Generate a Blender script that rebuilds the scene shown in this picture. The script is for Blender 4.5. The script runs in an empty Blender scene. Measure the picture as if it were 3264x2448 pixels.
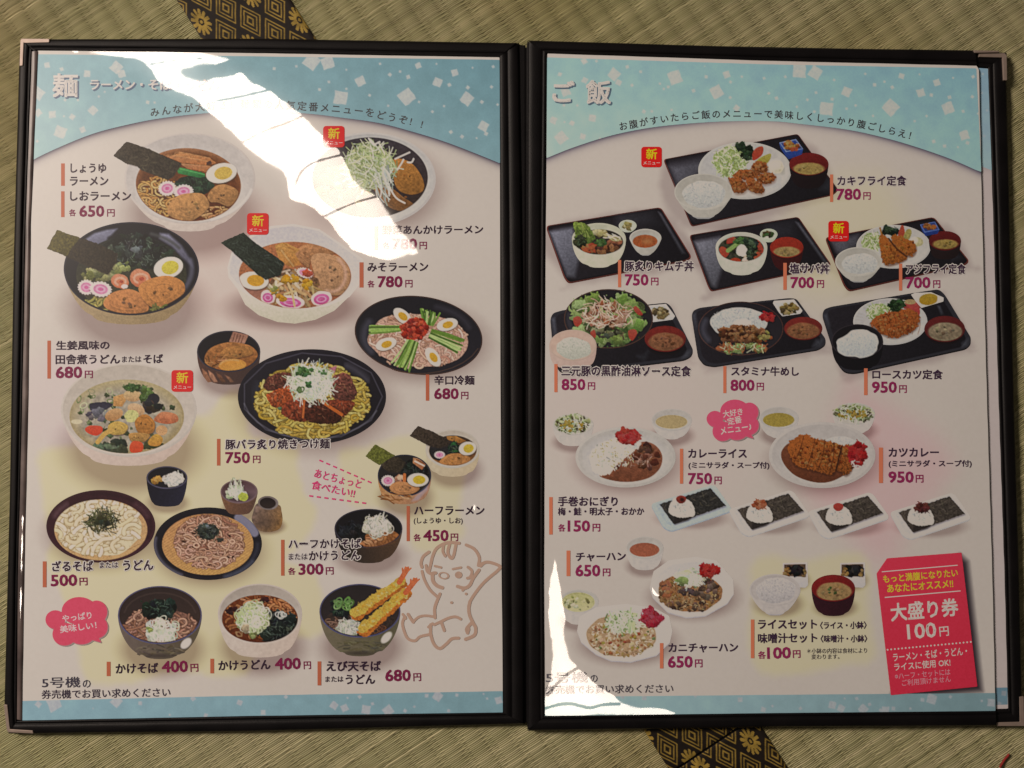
import bpy, bmesh, math, random
import numpy as np
from mathutils import Vector, Matrix

rng = np.random.default_rng(7)
random.seed(7)
SC = bpy.context.scene
COL = SC.collection

# ---------------------------------------------------------------- camera, world, lamp light, exposure
FPX, PW, PH = 2950.0, 3264, 2448          # focal length and size of the photograph in its own pixels
TH = math.radians(3.3)                     # the camera leans this much away from straight down
CAMZ = 0.588
cam_d = bpy.data.cameras.new('camera')
cam = bpy.data.objects.new('camera', cam_d)
COL.objects.link(cam)
cam.location = (0, 0, CAMZ)
cam.rotation_euler = (TH, 0, 0)
cam_d.sensor_fit = 'HORIZONTAL'
cam_d.sensor_width = 36.0
cam_d.lens = 36.0 * FPX / PW
cam_d.clip_start = 0.01
cam_d.clip_end = 50
SC.camera = cam

world = bpy.data.worlds.new('World')
SC.world = world
world.use_nodes = True
bg = world.node_tree.nodes['Background']
bg.inputs[0].default_value = (1.0, 0.82, 0.66, 1)
bg.inputs[1].default_value = 0.055

LAMP = Vector((-1.90, 0.95, 1.75))
LAMP_SIZE = 0.60
LAMP_POWER = 63.0
LAMP_COL = (1.0, 0.84, 0.715)
AIM = Vector((-0.26, 0.17, 0.0))

SC.view_settings.view_transform = 'Standard'
SC.view_settings.look = 'None'
SC.view_settings.exposure = 0.0
SC.view_settings.gamma = 1.0
SC.view_settings.use_curve_mapping = False

# ---------------------------------------------------------------- plane <-> measured positions
def U(px, py, z=0.0):
    """the point at height z on which the measured position (px, py) of the photograph lies"""
    px = np.asarray(px, float); py = np.asarray(py, float)
    dx = (px - PW / 2) / FPX
    dy = -(py - PH / 2) / FPX
    c, s = math.cos(TH), math.sin(TH)
    wy = c * dy + s
    wz = s * dy - c
    t = (np.asarray(z, float) - CAMZ) / wz
    return np.stack([dx * t, wy * t, np.broadcast_to(np.asarray(z, float), np.shape(dx * t)) + 0 * t], -1)

def vnoise(h, w, cell, seed=0):
    r = np.random.default_rng(seed)
    gh, gw = int(h / cell) + 3, int(w / cell) + 3
    g = r.random((gh, gw)).astype(np.float32)
    def ax(n):
        t = np.arange(n) / cell
        i = t.astype(int); f = t - i
        f = f * f * (3 - 2 * f)
        return i, f.astype(np.float32)
    iy, fy = ax(h); ix, fx = ax(w)
    a = g[iy][:, ix] * (1 - fx) + g[iy][:, ix + 1] * fx
    b = g[iy + 1][:, ix] * (1 - fx) + g[iy + 1][:, ix + 1] * fx
    return a * (1 - fy)[:, None] + b * fy[:, None] - 0.5

def sd_poly(X, Y, pts):
    """signed distance to a polygon, positive inside"""
    pts = np.asarray(pts, float)
    d2 = np.full(X.shape, 1e18); ins = np.zeros(X.shape, bool)
    n = len(pts)
    for i in range(n):
        ax_, ay = pts[i]; bx, by = pts[(i + 1) % n]
        ex, ey = bx - ax_, by - ay
        L = ex * ex + ey * ey + 1e-12
        t = np.clip(((X - ax_) * ex + (Y - ay) * ey) / L, 0, 1)
        d2 = np.minimum(d2, (X - ax_ - t * ex) ** 2 + (Y - ay - t * ey) ** 2)
        if ay != by:
            c = ((Y >= ay) != (Y >= by)) & (X < ax_ + ex * (Y - ay) / (by - ay))
            ins ^= c
    return np.where(ins, 1, -1) * np.sqrt(d2)

def d_line(X, Y, pts):
    pts = np.asarray(pts, float)
    d2 = np.full(X.shape, 1e18)
    for i in range(len(pts) - 1):
        ax_, ay = pts[i]; bx, by = pts[i + 1]
        ex, ey = bx - ax_, by - ay
        L = ex * ex + ey * ey + 1e-12
        t = np.clip(((X - ax_) * ex + (Y - ay) * ey) / L, 0, 1)
        d2 = np.minimum(d2, (X - ax_ - t * ex) ** 2 + (Y - ay - t * ey) ** 2)
    return np.sqrt(d2)

def smooth(pts, closed=True, n=6):
    P = [np.array(p, float) for p in pts]
    out = []
    N = len(P)
    rngi = range(N) if closed else range(N - 1)
    for i in rngi:
        if closed:
            a, b, c, d = P[(i - 1) % N], P[i], P[(i + 1) % N], P[(i + 2) % N]
        else:
            a, b, c, d = P[max(i - 1, 0)], P[i], P[i + 1], P[min(i + 2, N - 1)]
        for k in range(n):
            t = k / n
            out.append(0.5 * ((2 * b) + (-a + c) * t + (2 * a - 5 * b + 4 * c - d) * t * t + (-a + 3 * b - 3 * c + d) * t ** 3))
    if not closed:
        out.append(P[-1])
    return [tuple(p) for p in out]

def sstep(a, b, x):
    t = np.clip((x - a) / (b - a), 0, 1)
    return t * t * (3 - 2 * t)

# ---------------------------------------------------------------- the clear film over the pages: wavy normals, with patches aimed at the lamp to shape the glare
FS = 3
FX = np.arange(0, PW + FS, FS); FY = np.arange(0, PH + FS, FS)
GX, GY = np.meshgrid(FX, FY)
PWORLD = U(GX, GY, 0.005)
def nrm(v): return v / np.linalg.norm(v, axis=-1, keepdims=True)
hN, wN = GX.shape
fn = np.zeros((hN, wN, 3)); fn[..., 2] = 1
fn[..., 0] += 0.022 * vnoise(hN, wN, 70, 11) + 0.012 * vnoise(hN, wN, 18, 12)
fn[..., 1] += 0.022 * vnoise(hN, wN, 60, 13) + 0.012 * vnoise(hN, wN, 16, 14)
CP = np.array([0, 0, CAMZ]); LPn = np.array(LAMP)
def glare_patch(poly, wob, creases, cw, seed, edge=8.0, rag=1.0):  # turns the normals inside an outline to mirror the lamp as glare
    p = np.array(smooth(poly, True, 4))
    x0, x1 = int(max(p[:, 0].min() - 20, 0) / FS), int(min(p[:, 0].max() + 20, PW) / FS) + 1
    y0, y1 = int(max(p[:, 1].min() - 20, 0) / FS), int(min(p[:, 1].max() + 20, PH) / FS) + 1
    sl = (slice(y0, y1), slice(x0, x1))
    X, Y = GX[sl], GY[sl]
    h, w = X.shape
    sd = sd_poly(X, Y, p) + rag * (7 * vnoise(h, w, 14, seed) + 4 * vnoise(h, w, 5, seed + 1))
    ew = edge * (1 + 2.2 * sstep(-.1, .35, vnoise(h, w, 38, seed + 20)))
    W = sstep(-1, 1, sd / ew)
    tgt = np.zeros((h, w, 3)) + LPn
    for k in range(3):
        tgt[..., k] += wob * (1.5 * vnoise(h, w, 26, seed + 2 + k) + 0.7 * vnoise(h, w, 7, seed + 6 + k))
    nb = nrm(nrm(CP - PWORLD[sl]) + nrm(tgt - PWORLD[sl]))
    for c in creases:
        d = d_line(X, Y, smooth(c, False, 5)) + 2.0 * vnoise(h, w, 6, seed + 9)
        W = W * (1 - np.exp(-(d / cw) ** 2) * 0.5)
    fn[sl] = nrm(fn[sl] * (1 - W[..., None]) + nb * W[..., None])
glare_patch([(289,163),(371,182),(445,193),(478,219),(493,248),(520,275),(556,292),(593,306),(630,322),(660,352),(686,374),(723,408),(786,470),
            (811,493),(867,537),(900,556),(915,593),(922,634),(965,652),(1007,671),(1033,697),(1067,741),(1100,778),(1134,802),(1190,822),(1245,834),(1300,824),(1343,808),
            (1312,760),(1282,723),(1245,668),(1208,619),(1145,578),(1119,537),(1082,478),(1022,426),(978,374),(922,330),(856,285),(800,256),
            (770,232),(735,238),(690,248),(640,252),(600,246),(580,236),(580,222),(610,214),(660,210),(705,202),(742,189),(690,174),(640,168),(480,158)],
           0.21, [[(686,322),(745,312),(800,300),(856,287)],[(775,452),(850,415),(922,389),(975,364)],[(941,589),(963,545),(1008,515),(1089,493),(1110,480)],
                  [(1041,686),(1097,660),(1150,640),(1204,626)],[(960,760),(1000,705),(1041,686)],[(480,205),(560,192),(640,186)]], 3.0, 31)
glare_patch([(1768,1730),(1785,1835),(1795,1880),(1805,1965),(1820,2066),(1847,2120),(1888,2160),(1943,2204),(1998,2234),(2090,2253),(2160,2272),(2100,2290),(1900,2292),
            (1730,2292),(1733,2200),(1749,2170),(1751,2095),(1744,2002),(1746,1854),(1757,1800)],
           0.07, [[(1735,2259),(1780,2246),(1818,2243),(1850,2250),(1881,2256),(1925,2246),(1974,2244)],[(1745,2215),(1780,2175),(1815,2145),(1840,2130)]], 3.2, 71)
glare_patch([(2078,1868),(2084,1878),(2092,1890),(2104,1899),(2092,1900),(2080,1888)], 0.05, [], 3, 91, 3)
glare_patch([(70,1650),(77,1650),(74,1830),(66,2000),(59,2000),(64,1850)], 0.10, [], 3, 92, 3, .25)
glare_patch([(822,624),(836,632),(850,640),(836,638)], 0.05, [], 3, 93, 3)
glare_patch([(1503,1618),(1512,1604),(1521,1612),(1513,1632)], 0.05, [], 3, 95, 3)
glare_patch([(232,160),(246,158),(248,166),(234,166)], 0.05, [], 3, 97, 3)
fn = nrm(fn).astype(np.float32)
def box_blur(v, r):
    for ax in (0, 1):
        p = np.concatenate([np.repeat(v.take([0], ax), r + 1, ax), v, np.repeat(v.take([-1], ax), r, ax)], ax)
        c = np.cumsum(p, ax, dtype=np.float64)
        n = v.shape[ax]
        v = (c.take(range(2 * r + 1, 2 * r + 1 + n), ax) - c.take(range(0, n), ax)) / (2 * r + 1)
    return v
fn2 = nrm(box_blur(box_blur(fn, 12), 12)).astype(np.float32)       # film normals blurred, to spread a soft glow round the shaped glare
def film(px, py): return np.concatenate([film_at(fn, px, py), film_at(fn2, px, py)], -1)
def film_at(fn, px, py):
    x = np.clip(np.asarray(px, float) / FS, 0, wN - 1.001); y = np.clip(np.asarray(py, float) / FS, 0, hN - 1.001)
    i = x.astype(int); j = y.astype(int); a = (x - i)[..., None]; b = (y - j)[..., None]
    return (fn[j, i] * (1 - a) + fn[j, i + 1] * a) * (1 - b) + (fn[j + 1, i] * (1 - a) + fn[j + 1, i + 1] * a) * b

# ---------------------------------------------------------------- colour
def lin(c):
    c = np.asarray(c, float) / 255.0
    return np.where(c <= 0.04045, c / 12.92, ((c + 0.055) / 1.055) ** 2.4)
WHITE = {'L': lin((192, 177, 162)), 'R': lin((165, 149, 135))}    # how the bare paper looks on each page
PAPER = 0.80
def ink(seen, page):
    """a printed colour from how it looks beside the bare paper of its page"""
    a = np.clip(PAPER * (lin(seen) / WHITE[page]) ** 1.1, 0.004, None)
    return np.where(a > .76, .76 + .12 * (1 - np.exp(-(a - .76) / .12)), a)

# ---------------------------------------------------------------- objects
def tag(o, label=None, cat=None, group=None, kind=None):
    for k, v in (('label', label), ('category', cat), ('group', group), ('kind', kind)):
        if v: o[k] = v
    return o

def link_mesh(name, verts, faces_flat, loop_tot, mat, parent=None, col=None, filmn=None, smooth_sh=False):
    verts = np.asarray(verts, np.float64)
    ctr = (verts.min(0) + verts.max(0)) / 2
    me = bpy.data.meshes.new(name)
    n = len(verts)
    me.vertices.add(n)
    me.vertices.foreach_set('co', (verts - ctr).astype(np.float32).ravel())
    faces_flat = np.asarray(faces_flat, np.int32); loop_tot = np.asarray(loop_tot, np.int32)
    me.loops.add(len(faces_flat)); me.loops.foreach_set('vertex_index', faces_flat)
    me.polygons.add(len(loop_tot))
    st = np.zeros(len(loop_tot), np.int32); st[1:] = np.cumsum(loop_tot)[:-1]
    me.polygons.foreach_set('loop_start', st)
    me.polygons.foreach_set('use_smooth', np.full(len(loop_tot), smooth_sh))
    me.update(calc_edges=True)
    if col is not None:
        ca = me.color_attributes.new('Col', 'FLOAT_COLOR', 'POINT')
        c4 = np.ones((n, 4), np.float32); c4[:, :3] = col
        ca.data.foreach_set('color', c4.ravel())
    if filmn is not None:
        for k, nm in enumerate(('film', 'haze')):
            at = me.attributes.new(nm, 'FLOAT_VECTOR', 'POINT')
            at.data.foreach_set('vector', np.ascontiguousarray(filmn[:, 3 * k:3 * k + 3], np.float32).ravel())
    me.materials.append(mat)
    o = bpy.data.objects.new(name, me)
    COL.objects.link(o)
    o.location = Vector(ctr)
    if parent is not None:
        o.parent = parent
        p = parent; off = Vector((0, 0, 0))
        while p is not None:
            off += p.location; p = p.parent
        o.location = Vector(ctr) - off
    return o

# ---------------------------------------------------------------- materials
def new_mat(name):
    m = bpy.data.materials.new(name); m.use_nodes = True
    nt = m.node_tree; return m, nt, nt.nodes['Principled BSDF']

def mk_print():
    m, nt, b = new_mat('printed_paper_under_film')
    a = nt.nodes.new('ShaderNodeAttribute'); a.attribute_name = 'Col'
    f = nt.nodes.new('ShaderNodeAttribute'); f.attribute_name = 'film'
    nt.links.new(a.outputs['Color'], b.inputs['Base Color'])
    b.inputs['Roughness'].default_value = 0.75
    b.inputs['Specular IOR Level'].default_value = 0.1
    b.inputs['Coat Weight'].default_value = 1.0
    b.inputs['Coat IOR'].default_value = 1.29
    b.inputs['Coat Roughness'].default_value = 0.14
    nt.links.new(f.outputs['Vector'], b.inputs['Coat Normal'])
    h = nt.nodes.new('ShaderNodeAttribute'); h.attribute_name = 'haze'
    g = nt.nodes.new('ShaderNodeBsdfGlossy'); g.inputs['Roughness'].default_value = .36; g.inputs['Color'].default_value = (.022, .022, .022, 1)
    nt.links.new(h.outputs['Vector'], g.inputs['Normal'])
    ad = nt.nodes.new('ShaderNodeAddShader')
    nt.links.new(b.outputs[0], ad.inputs[0]); nt.links.new(g.outputs[0], ad.inputs[1])
    nt.links.new(ad.outputs[0], nt.nodes['Material Output'].inputs['Surface'])
    return m
M_PRINT = mk_print()

def mk_vcol(name, rough=0.7, spec=0.3, sheen=0):
    m, nt, b = new_mat(name)
    a = nt.nodes.new('ShaderNodeAttribute'); a.attribute_name = 'Col'
    nt.links.new(a.outputs['Color'], b.inputs['Base Color'])
    b.inputs['Roughness'].default_value = rough
    b.inputs['Specular IOR Level'].default_value = spec
    return m
M_RUSH = mk_vcol('woven_rush', 0.62, 0.35)
M_HERI = mk_vcol('woven_border_cloth', 0.7, 0.3)

def mk_leather():
    m, nt, b = new_mat('black_leatherette')
    tc = nt.nodes.new('ShaderNodeNewGeometry')
    n1 = nt.nodes.new('ShaderNodeTexNoise'); n1.inputs['Scale'].default_value = 1400; n1.inputs['Detail'].default_value = 3
    n2 = nt.nodes.new('ShaderNodeTexNoise'); n2.inputs['Scale'].default_value = 45; n2.inputs['Detail'].default_value = 4
    nt.links.new(tc.outputs['Position'], n1.inputs['Vector']); nt.links.new(tc.outputs['Position'], n2.inputs['Vector'])
    r = nt.nodes.new('ShaderNodeValToRGB')
    r.color_ramp.elements[0].position = .35; r.color_ramp.elements[0].color = (.0034, .0030, .0038, 1)
    r.color_ramp.elements[1].position = .75; r.color_ramp.elements[1].color = (.0075, .0064, .0074, 1)
    nt.links.new(n2.outputs['Fac'], r.inputs['Fac']); nt.links.new(r.outputs['Color'], b.inputs['Base Color'])
    bp = nt.nodes.new('ShaderNodeBump'); bp.inputs['Strength'].default_value = .5; bp.inputs['Distance'].default_value = .0002
    nt.links.new(n1.outputs['Fac'], bp.inputs['Height']); nt.links.new(bp.outputs['Normal'], b.inputs['Normal'])
    b.inputs['Roughness'].default_value = .5; b.inputs['Specular IOR Level'].default_value = .2
    return m
M_LEATHER = mk_leather()

def mk_metal():
    m, nt, b = new_mat('brushed_corner_metal')
    tc = nt.nodes.new('ShaderNodeNewGeometry')
    n = nt.nodes.new('ShaderNodeTexNoise'); n.inputs['Scale'].default_value = 220; n.inputs['Detail'].default_value = 5
    nt.links.new(tc.outputs['Position'], n.inputs['Vector'])
    r = nt.nodes.new('ShaderNodeValToRGB')
    r.color_ramp.elements[0].color = (.30, .235, .20, 1); r.color_ramp.elements[1].color = (.46, .37, .32, 1)
    nt.links.new(n.outputs['Fac'], r.inputs['Fac']); nt.links.new(r.outputs['Color'], b.inputs['Base Color'])
    b.inputs['Metallic'].default_value = .35; b.inputs['Roughness'].default_value = .5
    return m
M_METAL = mk_metal()

def mk_edge():
    m, nt, b = new_mat('clear_plastic_edge')
    tc = nt.nodes.new('ShaderNodeNewGeometry')
    n = nt.nodes.new('ShaderNodeTexNoise'); n.inputs['Scale'].default_value = 40; n.inputs['Detail'].default_value = 4
    nt.links.new(tc.outputs['Position'], n.inputs['Vector'])
    r = nt.nodes.new('ShaderNodeValToRGB')
    r.color_ramp.elements[0].position = .35; r.color_ramp.elements[1].position = .7
    r.color_ramp.elements[0].color = (.075, .055, .055, 1); r.color_ramp.elements[1].color = (.22, .17, .16, 1)
    nt.links.new(n.outputs['Fac'], r.inputs['Fac']); nt.links.new(r.outputs['Color'], b.inputs['Base Color'])
    f = nt.nodes.new('ShaderNodeAttribute'); f.attribute_name = 'film'
    nt.links.new(f.outputs['Vector'], b.inputs['Coat Normal'])
    b.inputs['Roughness'].default_value = .4; b.inputs['Coat Weight'].default_value = 1; b.inputs['Coat Roughness'].default_value = .08
    return m
M_EDGE = mk_edge()

def mk_plain(name, c, rough=.6, emit=None):
    m, nt, b = new_mat(name)
    b.inputs['Base Color'].default_value = (*c, 1); b.inputs['Roughness'].default_value = rough
    n = nt.nodes.new('ShaderNodeTexNoise'); n.inputs['Scale'].default_value = 300
    bp = nt.nodes.new('ShaderNodeBump'); bp.inputs['Strength'].default_value = .2; bp.inputs['Distance'].default_value = .0002
    nt.links.new(n.outputs['Fac'], bp.inputs['Height']); nt.links.new(bp.outputs['Normal'], b.inputs['Normal'])
    return m

# ---------------------------------------------------------------- painter: a printed picture as a fine mesh with a colour at each vertex
ZPAGE = {'L': 0.0046, 'R': 0.0064}
LAYER = {'L': [0], 'R': [0]}
SHADOWS = {'L': [], 'R': []}
def next_z(page):
    LAYER[page][0] += 1
    return ZPAGE[page] + 1.2e-6 * LAYER[page][0]

class Pic:
    def __init__(s, name, parent, page, tile, box, label=None):
        s.name, s.parent, s.page, s.tile, s.label = name, parent, page, tile, label
        ox, oy, k = tile
        s.x0 = int(box[0] / k + ox) - 4; s.y0 = int(box[1] / k + oy) - 4
        x1 = int(box[2] / k + ox) + 5; y1 = int(box[3] / k + oy) + 5
        s.w = (x1 - s.x0) // 2 * 2 + 2; s.h = (y1 - s.y0) // 2 * 2 + 2
        s.c = np.zeros((s.h, s.w, 3), np.float32); s.a = np.zeros((s.h, s.w), np.float32)
        s.clip = None; s.grain = .15; s.sat = True
        s.r = random.Random(hash_name(name + str(box)))
        s.seed = int(s.r.random() * 1e6)
    def P(s, p):
        ox, oy, k = s.tile
        return (p[0] / k + ox - s.x0, p[1] / k + oy - s.y0)
    def K(s, v): return v / s.tile[2]
    def sl(s, x0, y0, x1, y1):
        x0 = max(int(x0) - 2, 0); y0 = max(int(y0) - 2, 0); x1 = min(int(x1) + 3, s.w); y1 = min(int(y1) + 3, s.h)
        if x1 <= x0 or y1 <= y0: return None, None, None
        Y, X = np.mgrid[y0:y1, x0:x1].astype(np.float32)
        return (slice(y0, y1), slice(x0, x1)), X, Y
    def put(s, S, m, col):
        if s.clip is not None: m = m * s.clip[S]
        a = s.a[S]
        out = m + a * (1 - m)
        den = np.maximum(out, 1e-4)[..., None]
        s.c[S] = (np.asarray(col, np.float32) * m[..., None] + s.c[S] * (a * (1 - m))[..., None]) / den
        s.a[S] = out
    def shade(s, X, Y, col, col2, dirn, box, nz, ns):
        col = np.array(col, np.float32)
        C = np.broadcast_to(col, X.shape + (3,))
        if col2 is not None:
            cx, cy, hx, hy = box
            L = abs(dirn[0]) * hx + abs(dirn[1]) * hy + 1e-6
            t = np.clip(((X - cx) * dirn[0] + (Y - cy) * dirn[1]) / L * 0.5 + 0.5, 0, 1)[..., None]
            C = col * (1 - t) + np.array(col2, np.float32) * t
        if nz:
            s.seed += 1
            n = vnoise(*X.shape, max(ns, 1.01), s.seed) + 0.6 * vnoise(*X.shape, max(ns * .45, 1.01), s.seed + 5)
            C = C * (1 + (n * nz / 60.0)[..., None])
        return np.clip(C, 0, 255)
    def ell(s, cx, cy, rx, ry, col, rot=0, col2=None, dirn=(0, 1), nz=4, ns=6, soft=1.3, op=1, ring=None, wob=0):
        cx, cy = s.P((cx, cy)); rx = s.K(rx); ry = s.K(ry)
        m = max(rx, ry) * (1.1 + wob)
        S, X, Y = s.sl(cx - m, cy - m, cx + m, cy + m)
        if S is None: return
        ca, sa = math.cos(math.radians(rot)), math.sin(math.radians(rot))
        u = ((X - cx) * ca + (Y - cy) * sa) / rx; v = (-(X - cx) * sa + (Y - cy) * ca) / ry
        d = np.sqrt(u * u + v * v)
        if wob:
            s.seed += 1
            d = d * (1 + wob * 2 * vnoise(*X.shape, max(m / 2.2, 2), s.seed) + wob * vnoise(*X.shape, max(m / 5, 1.5), s.seed + 1))
        M = np.clip(.5 + (1 - d) * min(rx, ry) / soft, 0, 1)
        if ring: M = np.clip(.5 + (s.K(ring) / 2 - abs(1 - d) * min(rx, ry)) / soft, 0, 1)
        s.put(S, M * op, s.shade(X, Y, col, col2, dirn, (cx, cy, rx, ry), nz, ns))
    def emask(s, cx, cy, rx, ry, rot=0):
        cx, cy = s.P((cx, cy)); rx = s.K(rx); ry = s.K(ry)
        Y, X = np.mgrid[0:s.h, 0:s.w].astype(np.float32)
        ca, sa = math.cos(math.radians(rot)), math.sin(math.radians(rot))
        u = ((X - cx) * ca + (Y - cy) * sa) / rx; v = (-(X - cx) * sa + (Y - cy) * ca) / ry
        return np.clip(.5 + (1 - np.sqrt(u * u + v * v)) * min(rx, ry) / 1.3, 0, 1)
    def pmask(s, pts):
        Y, X = np.mgrid[0:s.h, 0:s.w].astype(np.float32)
        return np.clip(.5 + sd_poly(X, Y, [s.P(p) for p in pts]) / 1.3, 0, 1)
    def poly(s, pts, col, col2=None, dirn=(0, 1), nz=4, ns=6, sm=False, soft=1.3, op=1, wob=0):
        q = [s.P(p) for p in pts]
        if sm: q = smooth(q, True, 5)
        q = np.array(q)
        S, X, Y = s.sl(q[:, 0].min() - soft, q[:, 1].min() - soft, q[:, 0].max() + soft, q[:, 1].max() + soft)
        if S is None: return
        sd = sd_poly(X, Y, q)
        if wob:
            s.seed += 1
            sd = sd + s.K(wob) * (1.6 * vnoise(*X.shape, 6, s.seed) + vnoise(*X.shape, 2.5, s.seed + 1))
        b = ((q[:, 0].min() + q[:, 0].max()) / 2, (q[:, 1].min() + q[:, 1].max()) / 2, np.ptp(q[:, 0]) / 2, np.ptp(q[:, 1]) / 2)
        s.put(S, np.clip(.5 + sd / soft, 0, 1) * op, s.shade(X, Y, col, col2, dirn, b, nz, ns))
    def line(s, pts, w, col, sm=True, op=1, soft=1.2, nz=0):
        q = [s.P(p) for p in pts]
        if sm and len(q) > 2: q = smooth(q, False, 5)
        q = np.array(q); w = s.K(w) / 2
        S, X, Y = s.sl(q[:, 0].min() - w - 1, q[:, 1].min() - w - 1, q[:, 0].max() + w + 1, q[:, 1].max() + w + 1)
        if S is None: return
        s.put(S, np.clip(.5 + (w - d_line(X, Y, q)) / soft, 0, 1) * op, np.array(col, np.float32))
    def rp(s, cx, cy, rx, ry, edge=1.0):
        a = s.r.random() * 6.283; q = math.sqrt(s.r.random()) * edge
        return cx + rx * q * math.cos(a), cy + ry * q * math.sin(a)
    def jit(s, col, j=10):
        b = s.r.uniform(-j, j)
        return tuple(min(255, max(0, c + b + s.r.uniform(-j, j) * .3)) for c in col)
    def noodles(s, cx, cy, rx, ry, n, w, cols, dark, L=200, curl=1.0, ang=None):
        for i in range(n):
            x, y = s.rp(cx, cy, rx, ry)
            a = s.r.random() * 6.283 if ang is None else ang + s.r.uniform(-.5, .5)
            cv = s.r.uniform(-1, 1) * curl
            pts = [(x, y)]
            st = L / 8
            for k in range(8):
                a += cv * .55 + s.r.uniform(-.25, .25) * curl
                x += math.cos(a) * st; y += math.sin(a) * st * .72
                if ((x - cx) / rx) ** 2 + ((y - cy) / ry) ** 2 > 1.06: break
                pts.append((x, y))
            if len(pts) < 3: continue
            t = i / n
            c = s.jit(s.r.choice(cols), 9); f = .82 + .18 * t
            s.line(pts, w * 1.55, dark, op=.55)
            s.line(pts, w, tuple(v * f for v in c))
            s.line([(p[0] - w * .12, p[1] - w * .18) for p in pts], w * .35, tuple(min(255, v * 1.13) for v in c), op=.6)
    def bits(s, cx, cy, rx, ry, n, L, w, cols, ang=None, spread=3.14, bend=.25, edge=1.0, op=1):
        for i in range(n):
            x, y = s.rp(cx, cy, rx, ry, edge)
            a = (ang if ang is not None else 0) + s.r.uniform(-spread, spread)
            l = L * s.r.uniform(.5, 1.1)
            dx, dy = math.cos(a) * l / 2, math.sin(a) * l / 2
            b = s.r.uniform(-bend, bend) * l
            s.line([(x - dx, y - dy), (x - dy * b / l, y + dx * b / l), (x + dx, y + dy)], w * s.r.uniform(.7, 1.2), tuple(v * (.70 + .30 * i / n) for v in s.jit(s.r.choice(cols), 13)), op=op)
    def chunks(s, cx, cy, rx, ry, n, size, cols, wob=.25, nz=12, asp=.75, edge=1.0, ns=4):
        for i in range(n):
            x, y = s.rp(cx, cy, rx, ry, edge)
            z = size * s.r.uniform(.6, 1.3)
            c = tuple(v * (.80 + .20 * i / n) for v in s.jit(s.r.choice(cols), 14))
            s.ell(x, y, z, z * asp, tuple(min(255, v * 1.12) for v in c), s.r.uniform(-60, 60), tuple(v * .72 for v in c), (.2, 1), nz, ns, wob=wob)
    def rings(s, cx, cy, rx, ry, n, r, w, cols, inner=None):
        for i in range(n):
            x, y = s.rp(cx, cy, rx, ry)
            z = r * s.r.uniform(.6, 1.2); c = tuple(v * (.78 + .22 * i / n) for v in s.jit(s.r.choice(cols), 12)); ro = s.r.uniform(-90, 90)
            if inner: s.ell(x, y, z, z * .7, inner, ro, op=.6)
            s.ell(x, y, z, z * s.r.uniform(.5, .8), c, ro, ring=w, nz=0)
    def rice(s, cx, cy, rx, ry, col=(212, 203, 190), n=90, wob=.08):
        f = min(1.0, 170.0 / max(col)) if s.page == 'R' else 1.0
        col = tuple(v * f for v in col)
        s.ell(cx, cy, rx, ry, tuple(min(255, v * 1.0) for v in col), 0, tuple(v * .86 for v in col), (.1, 1), 6, 3, wob=wob)
        s.bits(cx, cy - ry * .05, rx * .94, ry * .92, n, max(rx * .085, 9), max(rx * .035, 4), [tuple(min(255, v * 1.08) for v in col), tuple(v * .93 for v in col), col], op=.45)
    def fried(s, pts, col=(165, 92, 45), nz=34):
        s.poly(pts, tuple(v * 1.12 for v in col), tuple(v * .72 for v in col), (.3, 1), nz, 3.2, sm=True, wob=14)
    def egg(s, cx, cy, rx, ry, rot, white=(222, 215, 198), yolk=(224, 186, 92), ysz=.58, yo=(.12, 0)):
        s.ell(cx + 3, cy + ry * .12, rx * 1.02, ry * 1.02, (70, 55, 48), rot, op=.5, soft=3)
        s.ell(cx, cy, rx, ry, white, rot, tuple(v * .88 for v in white), (.2, 1), 3)
        s.ell(cx + rx * yo[0], cy + ry * yo[1], rx * ysz, ry * (ysz + .06), tuple(min(255, v * 1.03) for v in yolk), rot, tuple(v * .9 for v in yolk), (0, 1), 6, 4)
    def naruto(s, cx, cy, rx, ry, rot=0):
        N = 18
        pts = []
        for i in range(N * 2):
            a = math.pi * i / N; q = 1.0 if i % 2 else .87
            x, y = rx * q * math.cos(a), ry * q * math.sin(a)
            c, t = math.cos(math.radians(rot)), math.sin(math.radians(rot))
            pts.append((cx + x * c - y * t, cy + x * t + y * c))
        s.ell(cx + 4, cy + ry * .15, rx, ry, (80, 60, 55), rot, op=.45, soft=3)
        s.poly(pts, (225, 208, 204), (205, 185, 180), (0, 1), 4)
        s.ell(cx, cy, rx * .62, ry * .62, (218, 140, 165), rot, nz=8, ns=5, soft=2.5)
        s.ell(cx, cy, rx * .34, ry * .3, (232, 175, 190), rot, nz=4, soft=3, ring=rx * .1)
        s.ell(cx, cy, rx * .2, ry * .2, (205, 105, 145), rot, nz=4, soft=3)
    def nori(s, pts, col=(56, 49, 38), hi=(95, 85, 62), n=40):
        s.poly([(p[0] + 6, p[1] + 10) for p in pts], (60, 45, 40), op=.4, soft=4)
        s.poly(pts, col, tuple(v * .85 for v in col), (.6, .5), 26, 4, wob=5)
        q = np.array(pts); keep = s.clip
        m = s.pmask(pts); s.clip = m if keep is None else m * keep
        cx, cy = q.mean(0); rx, ry = np.ptp(q[:, 0]) / 2, np.ptp(q[:, 1]) / 2
        s.bits(cx, cy, rx, ry, n, rx * .22, rx * .03, [hi, tuple(v * .6 for v in col)], op=.38)
        s.clip = keep
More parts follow.
